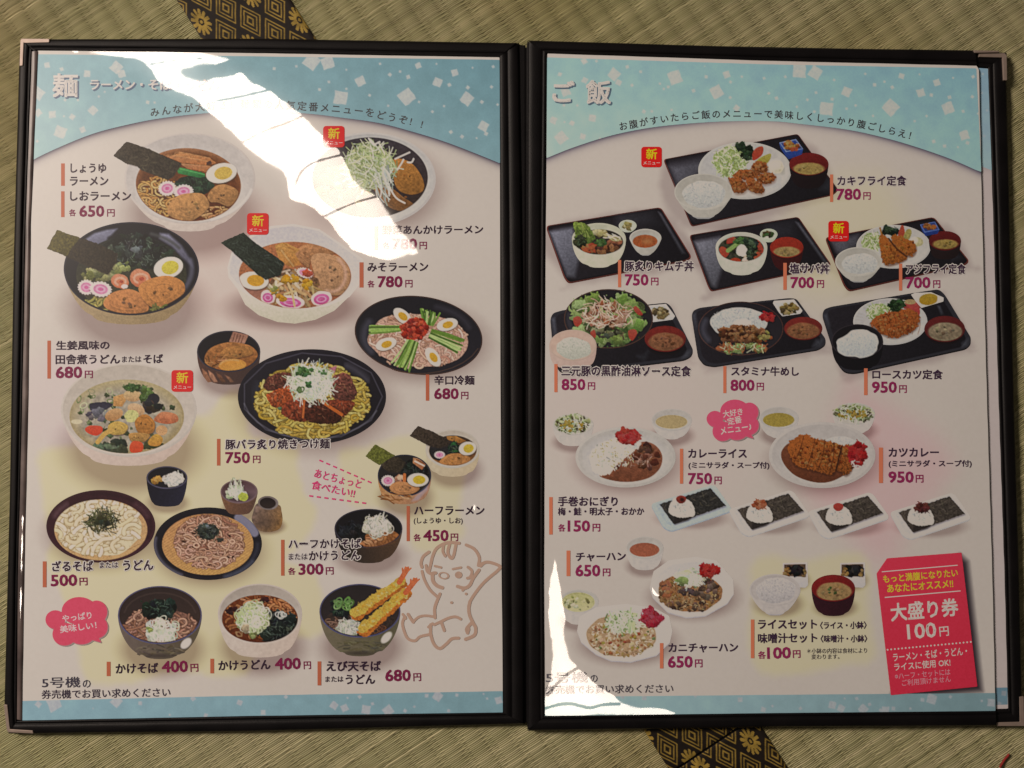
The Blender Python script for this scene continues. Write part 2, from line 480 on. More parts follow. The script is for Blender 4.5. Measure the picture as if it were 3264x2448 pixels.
    def meat(s, pts, col=(188, 134, 98)):
        col = (col[0] * .95, col[1] * .95, col[2] * .80)
        s.poly([(p[0] + 5, p[1] + 12) for p in pts], (70, 45, 35), op=.5, soft=4, sm=True)
        s.poly(pts, tuple(min(255, v * 1.12) for v in col), tuple(v * .82 for v in col), (.3, 1), 13, 8, sm=True)
        q = np.array(pts, float); c = q.mean(0)
        for f, o in ((.72, .35), (.42, .3)):
            r = [tuple(c + (p - c) * f) for p in q]
            r = smooth(r, True, 3); k = s.r.randrange(len(r)); m = int(len(r) * .7)
            s.line([r[(k + i) % len(r)] for i in range(m)], 9, tuple(v * .72 for v in col), sm=False, op=o, soft=2)
            s.line([(r[(k + i) % len(r)][0] + 8, r[(k + i) % len(r)][1] - 8) for i in range(m)], 8, tuple(min(255, v * 1.18) for v in col), sm=False, op=o, soft=2)
        s.chunks(c[0], c[1], np.ptp(q[:, 0]) * .25, np.ptp(q[:, 1]) * .22, 5, np.ptp(q[:, 0]) * .04, [tuple(v * .75 for v in col), tuple(min(255, v * 1.1) for v in col)])
    def greens(s, cx, cy, rx, ry, n, size, cols, hl=(120, 140, 95), nh=14):
        s.ell(cx, cy, rx, ry, tuple(v * .7 for v in cols[0]), nz=20, ns=5, wob=.2)
        s.chunks(cx, cy, rx, ry, n, size, cols, wob=.45, nz=22)
        s.bits(cx, cy, rx * .85, ry * .85, nh, size * 1.1, size * .16, [hl], op=.55)
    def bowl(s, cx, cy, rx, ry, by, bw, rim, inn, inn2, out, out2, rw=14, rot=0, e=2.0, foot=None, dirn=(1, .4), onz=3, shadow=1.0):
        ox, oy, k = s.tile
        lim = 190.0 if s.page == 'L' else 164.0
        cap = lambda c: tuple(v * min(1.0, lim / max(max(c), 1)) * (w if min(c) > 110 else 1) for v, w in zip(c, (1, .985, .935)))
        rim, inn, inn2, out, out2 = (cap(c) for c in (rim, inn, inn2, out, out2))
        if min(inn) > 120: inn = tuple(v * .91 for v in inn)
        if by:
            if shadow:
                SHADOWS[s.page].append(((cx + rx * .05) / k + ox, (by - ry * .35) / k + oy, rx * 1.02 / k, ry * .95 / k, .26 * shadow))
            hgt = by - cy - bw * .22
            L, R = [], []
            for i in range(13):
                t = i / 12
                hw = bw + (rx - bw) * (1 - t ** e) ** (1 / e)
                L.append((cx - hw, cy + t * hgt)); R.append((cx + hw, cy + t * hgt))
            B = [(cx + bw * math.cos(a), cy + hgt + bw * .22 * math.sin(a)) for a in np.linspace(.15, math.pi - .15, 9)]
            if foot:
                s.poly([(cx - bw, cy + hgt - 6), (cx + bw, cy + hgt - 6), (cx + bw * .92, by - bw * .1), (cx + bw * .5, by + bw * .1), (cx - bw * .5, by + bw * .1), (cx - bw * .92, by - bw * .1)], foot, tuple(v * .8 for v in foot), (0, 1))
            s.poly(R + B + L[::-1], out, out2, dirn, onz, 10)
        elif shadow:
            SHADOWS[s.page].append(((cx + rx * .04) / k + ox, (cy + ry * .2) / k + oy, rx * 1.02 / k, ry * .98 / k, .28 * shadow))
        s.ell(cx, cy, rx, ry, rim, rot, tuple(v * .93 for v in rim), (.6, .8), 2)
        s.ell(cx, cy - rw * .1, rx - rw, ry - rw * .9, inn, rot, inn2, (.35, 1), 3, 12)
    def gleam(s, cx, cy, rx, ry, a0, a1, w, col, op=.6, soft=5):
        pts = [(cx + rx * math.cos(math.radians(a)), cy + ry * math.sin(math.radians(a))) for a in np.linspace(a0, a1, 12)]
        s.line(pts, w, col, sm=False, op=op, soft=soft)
    def done(s):
        # soften as a printed photograph is soft, then sample every second position
        a = s.a; c = s.c * a[..., None]
        def blur(v): 
            p = np.pad(v, [(1, 1), (1, 1)] + [(0, 0)] * (v.ndim - 2), mode='edge')
            v = (p[:-2] + 2 * p[1:-1] + p[2:]) / 4
            return (v[:, :-2] + 2 * v[:, 1:-1] + v[:, 2:]) / 4
        a2, c2 = blur(a), blur(c)
        cc = c2 / np.maximum(a2, 1e-3)[..., None]
        if s.sat:                                  # a little local contrast, as print has
            lo = np.stack([box_blur(cc[..., q], 5) for q in range(3)], -1)
            cc = np.clip(cc + .45 * (cc - lo) * np.clip(a2, 0, 1)[..., None] * (box_blur(a2, 5) > .93)[..., None], 0, 255)
        rel = cc / (WHITE_SEEN[s.page] / WHITE_SEEN[s.page].max())
        mx = cc.max(-1); sat = (rel.max(-1) - rel.min(-1)) / np.maximum(rel.max(-1), 1)
        k = sstep(.12, .36, sat)
        if s.sat:
            cc = cc * (1 - (.24 if s.page == 'R' else .09) * k)[..., None]
            cap = 172.0 if s.page == 'R' else 200.0
            cc = cc * np.where(mx > cap, (cap / np.maximum(mx, 1)) ** .85, 1)[..., None]
        if s.grain:
            cc = cc * (1 + s.grain * (.12 + k) * (vnoise(*k.shape, 1.7, s.seed + 77) + .8 * vnoise(*k.shape, 4.1, s.seed + 78)))[..., None]
        A = a2[::2, ::2]; C = ink(cc[::2, ::2], s.page)
        X, Y = np.meshgrid(s.x0 + np.arange(A.shape[1]) * 2.0, s.y0 + np.arange(A.shape[0]) * 2.0)
        o = grid_obj(s.name, s.parent, X, Y, C, A, next_z(s.page), M_PRINT)
        if s.label: o['label'] = s.label
        return o

def hash_name(t):
    h = 5381
    for ch in t: h = (h * 33 + ord(ch)) & 0x7fffffff
    return h

def grid_obj(name, parent, X, Y, C, A, z, mat, filmed=True):
    h, w = A.shape
    ins = A > .5
    idx = np.arange(h * w).reshape(h, w)
    a, b, c, d = idx[:-1, :-1], idx[:-1, 1:], idx[1:, 1:], idx[1:, :-1]
    cnt = ins[:-1, :-1].astype(int) + ins[:-1, 1:] + ins[1:, 1:] + ins[1:, :-1]
    full = cnt == 4
    quads = np.stack([a[full], d[full], c[full], b[full]], -1)
    PX = X.ravel(); PY = Y.ravel(); CC = C.reshape(-1, 3); AA = A.ravel(); II = ins.ravel()
    ex, ey, ec, extra = [], [], [], []
    nb = h * w
    for j, i in zip(*np.nonzero((cnt > 0) & (cnt < 4))):
        q = (idx[j, i], idx[j + 1, i], idx[j + 1, i + 1], idx[j, i + 1])
        f = []
        for t in range(4):
            u, v = q[t], q[(t + 1) % 4]
            if II[u]: f.append(u)
            if II[u] != II[v]:
                s = (0.5 - AA[u]) / (AA[v] - AA[u])
                ex.append(PX[u] + (PX[v] - PX[u]) * s); ey.append(PY[u] + (PY[v] - PY[u]) * s)
                ec.append(CC[u] if II[u] else CC[v]); f.append(nb + len(ex) - 1)
        if len(f) >= 3: extra.append(f)
    if ex:
        PX = np.concatenate([PX, ex]); PY = np.concatenate([PY, ey]); CC = np.concatenate([CC, np.array(ec)])
    flat = np.concatenate([quads.ravel()] + [np.array([v for f in extra for v in f], int)])
    tot = np.concatenate([np.full(len(quads), 4), [len(f) for f in extra]]).astype(int)
    used, inv = np.unique(flat, return_inverse=True)
    PX, PY, CC = PX[used], PY[used], CC[used]
    return link_mesh(name, U(PX, PY, z), inv, tot, mat, parent, CC, film(PX, PY) if filmed else None)

def flat_obj(name, parent, page, shapes, label=None, z=None):
    """flat printed shapes: shapes = [(points in photograph positions, seen colour)], later ones lie over earlier ones"""
    V, F, T, CC = [], [], [], []
    n = 0; PXs, PYs = [], []
    z = next_z(page) if z is None else z
    for k, (pts, col) in enumerate(shapes):
        p = np.array(pts, float)
        area = np.sum(p[:, 0] * np.roll(p[:, 1], -1) - np.roll(p[:, 0], -1) * p[:, 1])
        if area > 0: p = p[::-1]
        V.append(U(p[:, 0], p[:, 1], z + 1e-6 * k)); PXs.append(p[:, 0]); PYs.append(p[:, 1])
        F += list(range(n, n + len(p))); T.append(len(p)); n += len(p)
        CC.append(np.tile(ink(col, page), (len(p), 1)))
    LAYER[page][0] += len(shapes)
    PXs = np.concatenate(PXs); PYs = np.concatenate(PYs)
    o = link_mesh(name, np.concatenate(V), F, T, M_PRINT, parent, np.concatenate(CC), film(PXs, PYs))
    if label: o['label'] = label
    return o

# ---------------------------------------------------------------- lettering (the font that is built into Blender)
_glyph = {}
def glyphs(text, off):
    key = (text, off)
    if key not in _glyph:
        cu = bpy.data.curves.new('text', 'FONT'); cu.body = text; cu.size = 1; cu.offset = off; cu.resolution_u = 2
        ob = bpy.data.objects.new('text', cu); COL.objects.link(ob)
        bpy.context.view_layer.update()
        dg = bpy.context.evaluated_depsgraph_get()
        me = bpy.data.meshes.new_from_object(ob.evaluated_get(dg))
        v = np.zeros(len(me.vertices) * 3, np.float32); me.vertices.foreach_get('co', v)
        f = np.zeros(len(me.loops), np.int32); me.loops.foreach_get('vertex_index', f)
        t = np.zeros(len(me.polygons), np.int32); me.polygons.foreach_get('loop_total', t)
        bpy.data.objects.remove(ob); bpy.data.curves.remove(cu); bpy.data.meshes.remove(me)
        _glyph[key] = (v.reshape(-1, 3)[:, :2].astype(float), f, t)
    return _glyph[key]

def pieces_obj(name, parent, page, pcs, label=None):
    """pcs: list of (px, py, faces, totals, seen colour, dz)"""
    z = next_z(page); LAYER[page][0] += 2
    V, F, T, CC, FX_, n = [], [], [], [], [], 0
    for px, py, f, t, col, dz in pcs:
        V.append(U(px, py, z + dz + 4e-8 * (np.arange(len(px)) * 8 // max(len(px), 1)))); F.append(f + n); T.append(t); n += len(px)
        CC.append(np.tile(ink(col, page), (len(px), 1))); FX_.append(film(px, py))
    o = link_mesh(name, np.concatenate(V), np.concatenate(F), np.concatenate(T), M_PRINT, parent, np.concatenate(CC), np.concatenate(FX_))
    if label: o['label'] = label
    return o

def strike(f, t, nv, v, bold):
    k = [(-1, -1), (1, -1), (1, 1), (-1, 1)] if bold < .045 else [(math.cos(a), math.sin(a)) for a in np.linspace(0, 2 * math.pi, 9)[:-1]]
    V = np.concatenate([v + np.array(q) * bold * (.75 if len(k) == 4 else 1) for q in k])
    return V, np.concatenate([f + nv * i for i in range(len(k))]), np.concatenate([t] * len(k))

def fit(tile, text, x0, y0, x1, y1, h, off):
    """glyph positions fitted so that the ink reaches from (x0,y0) bottom left to (x1,y1) bottom right, h tall"""
    v, f, t = glyphs(text, 0.0)
    mn, mx = v.min(0), v.max(0)
    if off: v, f, t = strike(f, t, len(v), v, off)
    a = (v[:, 0] - mn[0]) / (mx[0] - mn[0]); b = (v[:, 1] - mn[1]) / (mx[1] - mn[1])
    L = math.hypot(x1 - x0, y1 - y0); ux, uy = (x1 - x0) / L, (y1 - y0) / L
    X = x0 + a * (x1 - x0) + b * h * uy
    Y = y0 + a * (y1 - y0) - b * h * ux
    ox, oy, k = tile
    return X / k + ox, Y / k + oy, f, t

DARK = (52, 32, 46); PRICE = (118, 32, 64); BAR = (172, 94, 66)
def text(name, parent, page, tile, items, label=None):
    """items: (text, x0, y0, x1, y1, h, colour, bold, outline)"""
    pcs = []
    for it in items:
        tx, x0, y0, x1, y1, h, col, bold, outl = it
        if outl:
            px, py, f, t = fit(tile, tx, x0, y0, x1, y1, h, bold + outl)
            pcs.append((px, py, f, t, (205, 190, 184), 0.0))
        px, py, f, t = fit(tile, tx, x0, y0, x1, y1, h, bold)
        pcs.append((px, py, f, t, col, 1.5e-6 if outl else 0.0))
    return pieces_obj(name, parent, page, pcs, label)

def arc_text(name, parent, page, s, path, em, col, bold=.02):
    path = np.array(smooth(path, False, 8))
    seg = np.hypot(*np.diff(path, axis=0).T); cum = np.concatenate([[0], np.cumsum(seg)])
    pcs = []
    for i, ch in enumerate(s):
        q = cum[-1] * i / (len(s) - 1)
        x = np.interp(q, cum, path[:, 0]); y = np.interp(q, cum, path[:, 1])
        x2 = np.interp(min(q + 8, cum[-1]), cum, path[:, 0]); y2 = np.interp(min(q + 8, cum[-1]), cum, path[:, 1])
        x1 = np.interp(max(q - 8, 0), cum, path[:, 0]); y1 = np.interp(max(q - 8, 0), cum, path[:, 1])
        a = math.atan2(y2 - y1, x2 - x1)
        v, f, t = glyphs(ch, 0.0)
        v, f, t = strike(f, t, len(v), v, bold)
        gx = (v[:, 0] - .5) * em; gy = -(v[:, 1] - .37) * em
        pcs.append((x + gx * math.cos(a) - gy * math.sin(a), y + gx * math.sin(a) + gy * math.cos(a), f, t, col, 0.0))
    return pieces_obj(name, parent, page, pcs)

def bar(parent, page, tile, x0, y0, x1, y1):
    ox, oy, k = tile
    q = [(x0 / k + ox, y0 / k + oy), (x1 / k + ox, y0 / k + oy), (x1 / k + ox, y1 / k + oy), (x0 / k + ox, y1 / k + oy)]
    flat_obj('marker_bar', parent, page, [(q, BAR)])

def entry(parent, page, names, price, b, outl=0.0, bold=.034):
    """one menu entry: its name lettering, its price lettering and its brown marker bar"""
    for tile, items in names:
        text('dish_name', parent, page, tile, [(t, a, y, c, y2, h, DARK, bold if h > 60 else .026, outl) for t, a, y, c, y2, h in items])
    if price:
        pcs = []
        for tile, t, a, y, c, y2, h in price:
            px, py, f, tt = fit(tile, t, a, y, c, y2, h, (.034 if t[0].isdigit() else .03))
            pcs.append((px, py, f, tt, PRICE, 0.0))
        pieces_obj('price', parent, page, pcs)
    if b: bar(parent, page, *b)
# ================================================================ tatami floor
def project(p):
    x = p[..., 0]; y = p[..., 1]; z = p[..., 2] - CAMZ
    c, s = math.cos(TH), math.sin(TH)
    yc = c * y + s * z; zc = -s * y + c * z
    return PW / 2 + FPX * x / -zc, PH / 2 - FPX * yc / -zc

HA, HB = U(566.6, 0, 0)[:2], U(2053.5, 2323, 0)[:2]
HR = (U(943, 0, 0)[:2] + U(2403, 2320, 0)[:2]) / 2
E_DIR = (HB - HA) / np.linalg.norm(HB - HA)
N_DIR = np.array([-E_DIR[1], E_DIR[0]])
if N_DIR[0] < 0: N_DIR = -N_DIR
HW = float((HR - HA) @ N_DIR)              # width of the border cloth
MENU_IN = [(90, 160), (1640, 165), (3190, 205), (3235, 2275), (1680, 2290), (55, 2300)]

def rush_mat(side, name, label_seed):
    r = np.random.default_rng(label_seed)
    pitch, seg, rib = 0.00114, 0.0016, 0.0152
    ys = np.arange(-0.75, 0.95, pitch)
    xs = np.arange(0, 1.25, seg)
    base = (0.0 - xs) if side < 0 else (HW + xs)
    Yi, Xi = np.meshgrid(ys, base, indexing='ij')
    P = HA + Yi[..., None] * E_DIR + Xi[..., None] * N_DIR
    P3 = np.concatenate([P, np.zeros(P.shape[:2] + (1,))], -1)
    px, py = project(P3)
    vis = (px > -420) & (px < PW + 420) & (py > -420) & (py < PH + 420)
    vis &= sd_poly(px, py, MENU_IN) < 0
    ns, nx = vis.shape
    i = np.arange(ns)[:, None]
    jit = r.normal(0, .00005, (ns, 1)) + np.zeros((1, nx))
    ph = ((Xi + (i % 2) * rib * .27 + r.normal(0, .00035, (ns, 1))) / rib) % 1.0 - .5
    dip = np.exp(-(np.abs(ph) / .07) ** 2)
    ph2 = ((Xi + rib * .13) / rib) % 1.0 - .5
    z = .00024 * (1 - dip) + .00024 * np.cos(2 * np.pi * ph2) * -1 + .00004 * vnoise(ns, nx, 40, label_seed + 2)
    rad = .00060 * (1 - .42 * dip) * (1 + .12 * r.normal(0, 1, (ns, 1)))
    angs = np.radians([8, 62, 118, 172])
    V = np.zeros((ns, nx, 4, 3))
    for k, a in enumerate(angs):
        off = jit + rad * math.cos(a)
        V[:, :, k, :2] = P + off[..., None] * E_DIR
        V[:, :, k, 2] = z + rad * math.sin(a) * 1.0 - .0012
    tone = r.normal(0, 1, (ns, 1)); drift = vnoise(ns, nx, 60, label_seed + 3)
    kn = r.normal(0, .28, (ns, nx // 9 + 3)); q = np.arange(nx) / 9.0; qi = q.astype(int)
    fine = kn[:, qi] * (1 - (q - qi)) + kn[:, qi + 1] * (q - qi)
    c0 = np.array([.44, .41, .225]); c1 = np.array([.49, .445, .27]); c2 = np.array([.39, .395, .17])
    t = np.clip(.5 + .22 * tone + .7 * drift, 0, 1)[..., None]
    C = c2 * (1 - t) + c1 * t
    C = .5 * C + .5 * c0
    C = C * (.94 + .08 * tone[..., None] + .16 * fine[..., None])
    stain = sstep(.18, .42, vnoise(ns, nx, 90, label_seed + 6))[..., None]
    C = C * (1 - .18 * stain * np.array([.5, .8, 1.3]))
    idx = np.arange(ns * nx * 4).reshape(ns, nx, 4)
    ok = vis[:, :-1] & vis[:, 1:]
    F = []
    for k in range(3):
        q = np.stack([idx[:, :-1, k], idx[:, :-1, k + 1], idx[:, 1:, k + 1], idx[:, 1:, k]], -1)[ok]
        F.append(q if side > 0 else q[:, ::-1])
    F = np.concatenate(F)
    used, inv = np.unique(F.ravel(), return_inverse=True)
    Vv = V.reshape(-1, 3)[used]; Cc = np.repeat(C[:, :, None, :], 4, 2).reshape(-1, 3)[used]
    # the body of the mat under the rush
    a, b = (-1.25, 0.0) if side < 0 else (HW, HW + 1.25)
    corners = [HA + E_DIR * yy + N_DIR * xx for yy in (-.75, .95) for xx in (a, b)]
    bz = [-.0013, -.05]
    bv = np.array([[*corners[q], zz] for zz in bz for q in (0, 1, 3, 2)])
    n0 = len(Vv)
    bf = [[0, 1, 2, 3], [7, 6, 5, 4], [0, 4, 5, 1], [1, 5, 6, 2], [2, 6, 7, 3], [3, 7, 4, 0]]
    flat = np.concatenate([inv, np.array(bf).ravel() + n0]); tot = np.full(len(flat) // 4, 4)
    Vv = np.concatenate([Vv, bv]); Cc = np.concatenate([Cc, np.tile([.17, .145, .06], (8, 1))])
    o = link_mesh(name, Vv, flat, tot, M_RUSH, None, Cc)
    o.data.polygons.foreach_set('use_smooth', np.concatenate([np.ones(len(inv) // 4, bool), np.zeros(6, bool)]))
    return tag(o, kind='structure')
rush_mat(-1, 'tatami_mat', 101)
rush_mat(1, 'tatami_mat', 202)

def slab_w(name, a, e, n):
    c = [a + e * t + n * q for t, q in ((-.75, .0005), (.95, .0005), (.95, HW - .0005), (-.75, HW - .0005))]
    V = [(*p, z) for z in (-.0003, -.05) for p in c]
    F = [[0, 1, 2, 3], [7, 6, 5, 4], [0, 4, 5, 1], [1, 5, 6, 2], [2, 6, 7, 3], [3, 7, 4, 0]]
    o = link_mesh(name, V, [i for f in F for i in f], [4] * 6, M_LEATHER)
    return tag(o, kind='structure')

def cloth_border(t0, t1, shift, seed):
    st = .00042
    ts = np.arange(t0, t1, st); ss = np.linspace(-.0006, HW + .0006, int(HW / st))
    T, S = np.meshgrid(ts, ss, indexing='ij')
    P = HA + T[..., None] * E_DIR + S[..., None] * N_DIR
    e = np.minimum(S + .0006, HW + .0006 - S); g = np.minimum(T - t0, t1 - T)
    z = .0003 + .0006 * np.clip(np.minimum(e, g) / .0025, 0, 1) ** .5 + .00015 * vnoise(*T.shape, 45, seed)
    P3 = np.concatenate([P, z[..., None]], -1)
    px, py = project(P3)
    dx, dy = px - (720 + shift[0]), py - (25.3 + shift[1])
    dx = dx + 1.2 * vnoise(*T.shape, 8, seed + 1); dy = dy + 1.2 * vnoise(*T.shape, 8, seed + 2)
    a = dx / 78.2; b = (dy - dx * .526) / 85.4
    ia, ib = np.round(a), np.round(b)
    u, v = a - ia, b - ib
    m = np.maximum(abs(u), abs(v))
    def ringm(r_, w): return np.clip(1.4 - abs(m - r_) / w, 0, 1)
    gold = np.maximum(np.maximum(ringm(.385, .022), ringm(.26, .022)), ringm(.115, .03))
    fl = (ia % 2 == 1) & (ib % 2 == 1)
    qx, qy = u * 78.2, v * 85.4 + u * 78.2 * .526
    # stretch along the border
    ex, ey = .53, .848
    al = (qx * ex + qy * ey) / 50.0; ac = (-qx * ey + qy * ex) / 30.0
    ang = np.arctan2(ac, al); rr = np.hypot(al, ac)
    k = ang / (2 * np.pi) * 12; k = abs(k - np.round(k)) * 2
    pet = (rr > .27) & (rr < .95 - .25 * k ** 2) & (k * np.clip(rr, .3, 1) < .47)
    core = rr < .13
    gold = np.where(fl, np.where(pet | core, 1.0, 0.0), gold)
    twill = .5 + .5 * np.sin((px * .8 + py * 1.3) * .9)
    gold = gold * (.72 + .28 * twill)
    cb = np.array([.013, .0085, .0068]); cg = np.array([.52, .36, .07])
    var = (.82 + .5 * vnoise(*T.shape, 9, seed + 3) + .3 * vnoise(*T.shape, 2, seed + 4))[..., None]
    C = (cb * (1 - gold[..., None]) + cg * gold[..., None]) * var
    h, w = T.shape
    idx = np.arange(h * w).reshape(h, w)
    q = np.stack([idx[:-1, :-1], idx[1:, :-1], idx[1:, 1:], idx[:-1, 1:]], -1).reshape(-1, 4)
    o = link_mesh('cloth_border', P3.reshape(-1, 3), q.ravel(), np.full(len(q), 4), M_HERI, None, C.reshape(-1, 3), smooth_sh=True)
    return tag(o, kind='structure')
fl_ = link_mesh('floor', [(-3, -3, -.0505), (3, -3, -.0505), (3, 3, -.0505), (-3, 3, -.0505)], [0, 1, 2, 3], [4], mk_plain('dark_floor_board', (.05, .035, .022), .7))
tag(fl_, kind='structure')
hb = slab_w('border_backing', HA, E_DIR, N_DIR)
T_SEAM = float((U(2250, 2388, 0)[:2] - HA) @ E_DIR)
cloth_border(-.12, T_SEAM - .0005, (0, 0), 5)
cloth_border(T_SEAM + .0007, T_SEAM + .16, (30, 22), 9)

# ================================================================ menu folder
folder = bpy.data.objects.new('menu_folder', None); COL.objects.link(folder)
folder.location = Vector(U(1676, 1230, 0))
tag(folder, 'open black leatherette menu folder with metal corner caps lying on the tatami', 'menu folder')

def resample(pts, n):
    p = np.array(pts, float); s = np.concatenate([[0], np.cumsum(np.hypot(*np.diff(p, axis=0).T))])
    q = np.linspace(0, s[-1], n)
    return np.stack([np.interp(q, s, p[:, 0]), np.interp(q, s, p[:, 1])], -1)

def slab(name, pts, z0, z1, mat, bev=.0007, parent=folder):
    bm = bmesh.new()
    lo, hi = [], []
    for x, y in pts:
        a = U(x, y, z1); hi.append(bm.verts.new(a)); lo.append(bm.verts.new((a[0], a[1], z0)))
    n = len(pts)
    bm.faces.new(hi); bm.faces.new(lo[::-1])
    for i in range(n): bm.faces.new((hi[i], lo[i], lo[(i + 1) % n], hi[(i + 1) % n]))
    bmesh.ops.recalc_face_normals(bm, faces=bm.faces)
    if bev:
        es = [e for e in bm.edges if all(v in hi for v in e.verts)] + [e for e in bm.edges if (e.verts[0] in hi) != (e.verts[1] in hi)]
        bmesh.ops.bevel(bm, geom=es, offset=bev, segments=2, affect='EDGES', profile=.6)
    bm.verts.ensure_lookup_table()
    V = np.array([v.co for v in bm.verts]); bm.verts.index_update()
    F = [[v.index for v in f.verts] for f in bm.faces]
    bm.free()
    return link_mesh(name, V, [i for f in F for i in f], [len(f) for f in F], mat, parent)

HEM_PROF = [(0, -.0012), (.03, .0001), (.08, .0007), (.2, .0010), (.45, .0011), (.62, .0009), (.70, .0004), (.735, .0001), (.77, .0004), (.83, .0008), (.92, .0007), (.97, .0003), (1, -.0004)]
def strip(name, A, B, zb, mat=M_LEATHER, prof=HEM_PROF, n=140, wob=.6, hgt=1.0, seed=0, fl=False):
    a, b = resample(A, n), resample(B, n)
    r = np.random.default_rng(seed + 17)
    V, PXs = [], []
    w1 = vnoise(1, n, 9, seed)[0] * wob
    w2 = vnoise(1, n, 11, seed + 1)[0] * wob
    for k, (t, h) in enumerate(prof):
        p = a * (1 - t) + b * t
        d = b - a; d = d / np.linalg.norm(d, axis=1, keepdims=True)
        p = p + d * ((w1 if t < .5 else w2) * (1 if 0 < t < 1 else .6))[:, None]
        V.append(U(p[:, 0], p[:, 1], zb + h * hgt + .00012 * vnoise(1, n, 5, seed + 3 + k)[0])); PXs.append(p)
    V = np.array(V); m = len(prof)
    idx = np.arange(m * n).reshape(m, n)
    q = np.stack([idx[:-1, :-1], idx[1:, :-1], idx[1:, 1:], idx[:-1, 1:]], -1).reshape(-1, 4)
    v = V.reshape(-1, 3)
    nn = np.cross(v[q[:, 1]] - v[q[:, 0]], v[q[:, 2]] - v[q[:, 0]])[:, 2].sum()
    if nn < 0: q = q[:, ::-1]
    PXs = np.array(PXs).reshape(-1, 2)
    return link_mesh(name, v, q.ravel(), np.full(len(q), 4), mat, folder, None, film(PXs[:, 0], PXs[:, 1]) if fl else None, smooth_sh=True)

PAGE_L = [(119,161),(400,163.5),(700,167),(1592,182),(1593,526),(1597,1591),(1602.5,2225),(1602.5,2271),(800,2282),(69,2297),(76,1835),(89,1275),(97,715),(112,380)]
PAGE_R = [(1744.5,170),(2440,193),(3113,209.5),(3120,222),(3131,715),(3146,1275),(3163,1835),(3173,2266),(2460,2273),(1737,2282),(1734.5,1835),(1737,1220),(1740,715)]
PAGE_B = [(3060,212),(3149,219),(3166.5,715),(3183,1275),(3202,1835),(3213,2259),(3060,2262)]

slab('cover_panel', [(67,126),(820,124),(1633,137.5),(1648,136),(1661,143),(1675,143),(1676,2306),(1668,2307),(820,2330),(109,2338),(26,2338),(15,2247),(31,1590),(44,808)], .0006, .0040, M_LEATHER)
slab('cover_panel', [(1679,143),(1681,134),(3103,161.5),(3209,168),(3209.5,256),(3233,1275),(3250,1835),(3261,2313),(3180,2312),(1683,2326),(1679,2300)], .0006, .0040, M_LEATHER)
slab('spine', [(1650,150),(1704,150),(1704,2306),(1650,2300)], .0003, .0036, M_LEATHER)
zL = .0046
strip('hem', [(66,125.5),(820,123),(1633,137),(1646,135.5)], [(112,161),(700,168),(1590,183)], zL, seed=1)
strip('hem', [(66,126),(61,211),(44,808),(31,1590),(14,2247),(25,2336)], [(103,161),(83,715),(72,1275),(58,1835),(54,2296)], zL, seed=2)
strip('hem', [(27,2338),(109,2339),(820,2331.5),(1668,2308)], [(56,2296),(800,2281),(1602,2270)], zL, seed=3)
strip('hem', [(1655,137),(1672,1200),(1673,2308)], [(1591,181),(1593,526),(1597,1591),(1603,2272)], zL, seed=4, prof=[(0,-.002),(.04,.0002),(.12,.0009),(.3,.0012),(.48,.0011),(.54,.0006),(.58,.0003),(.62,.0006),(.7,.0011),(.85,.001),(.95,.0005),(1,-.0003)])
strip('clear_edge', [(102,164),(82,715),(71,1275),(57,1835),(54,2293)], [(121,162),(98,715),(90,1275),(77,1835),(70,2296)], zL, M_EDGE, [(0,.0004),(.2,.0006),(.5,.0009),(.8,.0006),(1,.0002)], seed=6, fl=True)
zR = .0064
strip('hem', [(1681,129),(1860,134),(2440,151.5),(3108,160.5)], [(1745,171),(2440,194),(3114,210)], zR, seed=11)
strip('hem', [(1681,131),(1679,1200),(1681,2327)], [(1745,170),(1740,715),(1737,1220),(1735,1835),(1738,2283)], zR, seed=12, prof=[(0,-.003),(.04,.0001),(.12,.0008),(.3,.0011),(.6,.0011),(.7,.0007),(.75,.0003),(.8,.0006),(.86,.0009),(.95,.0005),(1,-.0003)])
strip('hem', [(1681,2329.5),(2460,2317.5),(3176,2314)], [(1738,2281),(2460,2272),(3174,2265)], zR, seed=13)
strip('hem', [(3209,169),(3209.5,256),(3233,1275),(3250,1835),(3261,2312)], [(3148,212),(3166,715),(3182,1275),(3201,1835),(3212,2262)], .0044, seed=14)
strip('hem', [(3100,162),(3209,168.5)], [(3106,214),(3152,219)], .0044, seed=15, n=20)
strip('hem', [(3170,2313),(3261,2313)], [(3166,2261),(3214,2260)], .0044, seed=16, n=20)

def corner(pts, z0, z1):
    return slab('corner_cap', pts, z0, z1, M_METAL, .0003)
corner([(68,122.5),(157,123),(157,133),(155,135),(80,137),(75.5,136),(72.5,207),(71,209.5),(62,210),(65,128)], .0008, .0062)
corner([(11.5,2246),(23,2247),(30,2315),(32,2324.5),(104,2329),(106,2338.5),(26,2334.5),(21,2326)], .0008, .0062)
corner([(3121,169),(3203,169),(3209.5,177),(3210.5,253),(3209,256),(3199.5,255),(3196,183),(3121,181)], .0008, .0066)
corner([(3103,159.5),(3184,161.5),(3186,166),(3107,168)], .0062, .0078)
corner([(3250,2221),(3263.5,2220),(3266,2314.5),(3177,2314.5),(3177,2303),(3251,2301)], .0008, .0058)

# ================================================================ pages
def page_root(name, at, label):
    o = bpy.data.objects.new(name, None); COL.objects.link(o)
    o.location = Vector(U(*at, .0046))
    return tag(o, label, 'menu page', 'menu pages in the folder')
pgL = page_root('menu_page', (830, 1225), 'noodle menu page printed with ramen and soba bowls, a large glare across its top')
pgR = page_root('menu_page', (2440, 1225), 'rice menu page printed with tray meals and curries, a red coupon in its corner')
pgB = page_root('menu_page', (3180, 1225), 'mostly hidden menu page, a narrow strip showing from behind the rice menu page')

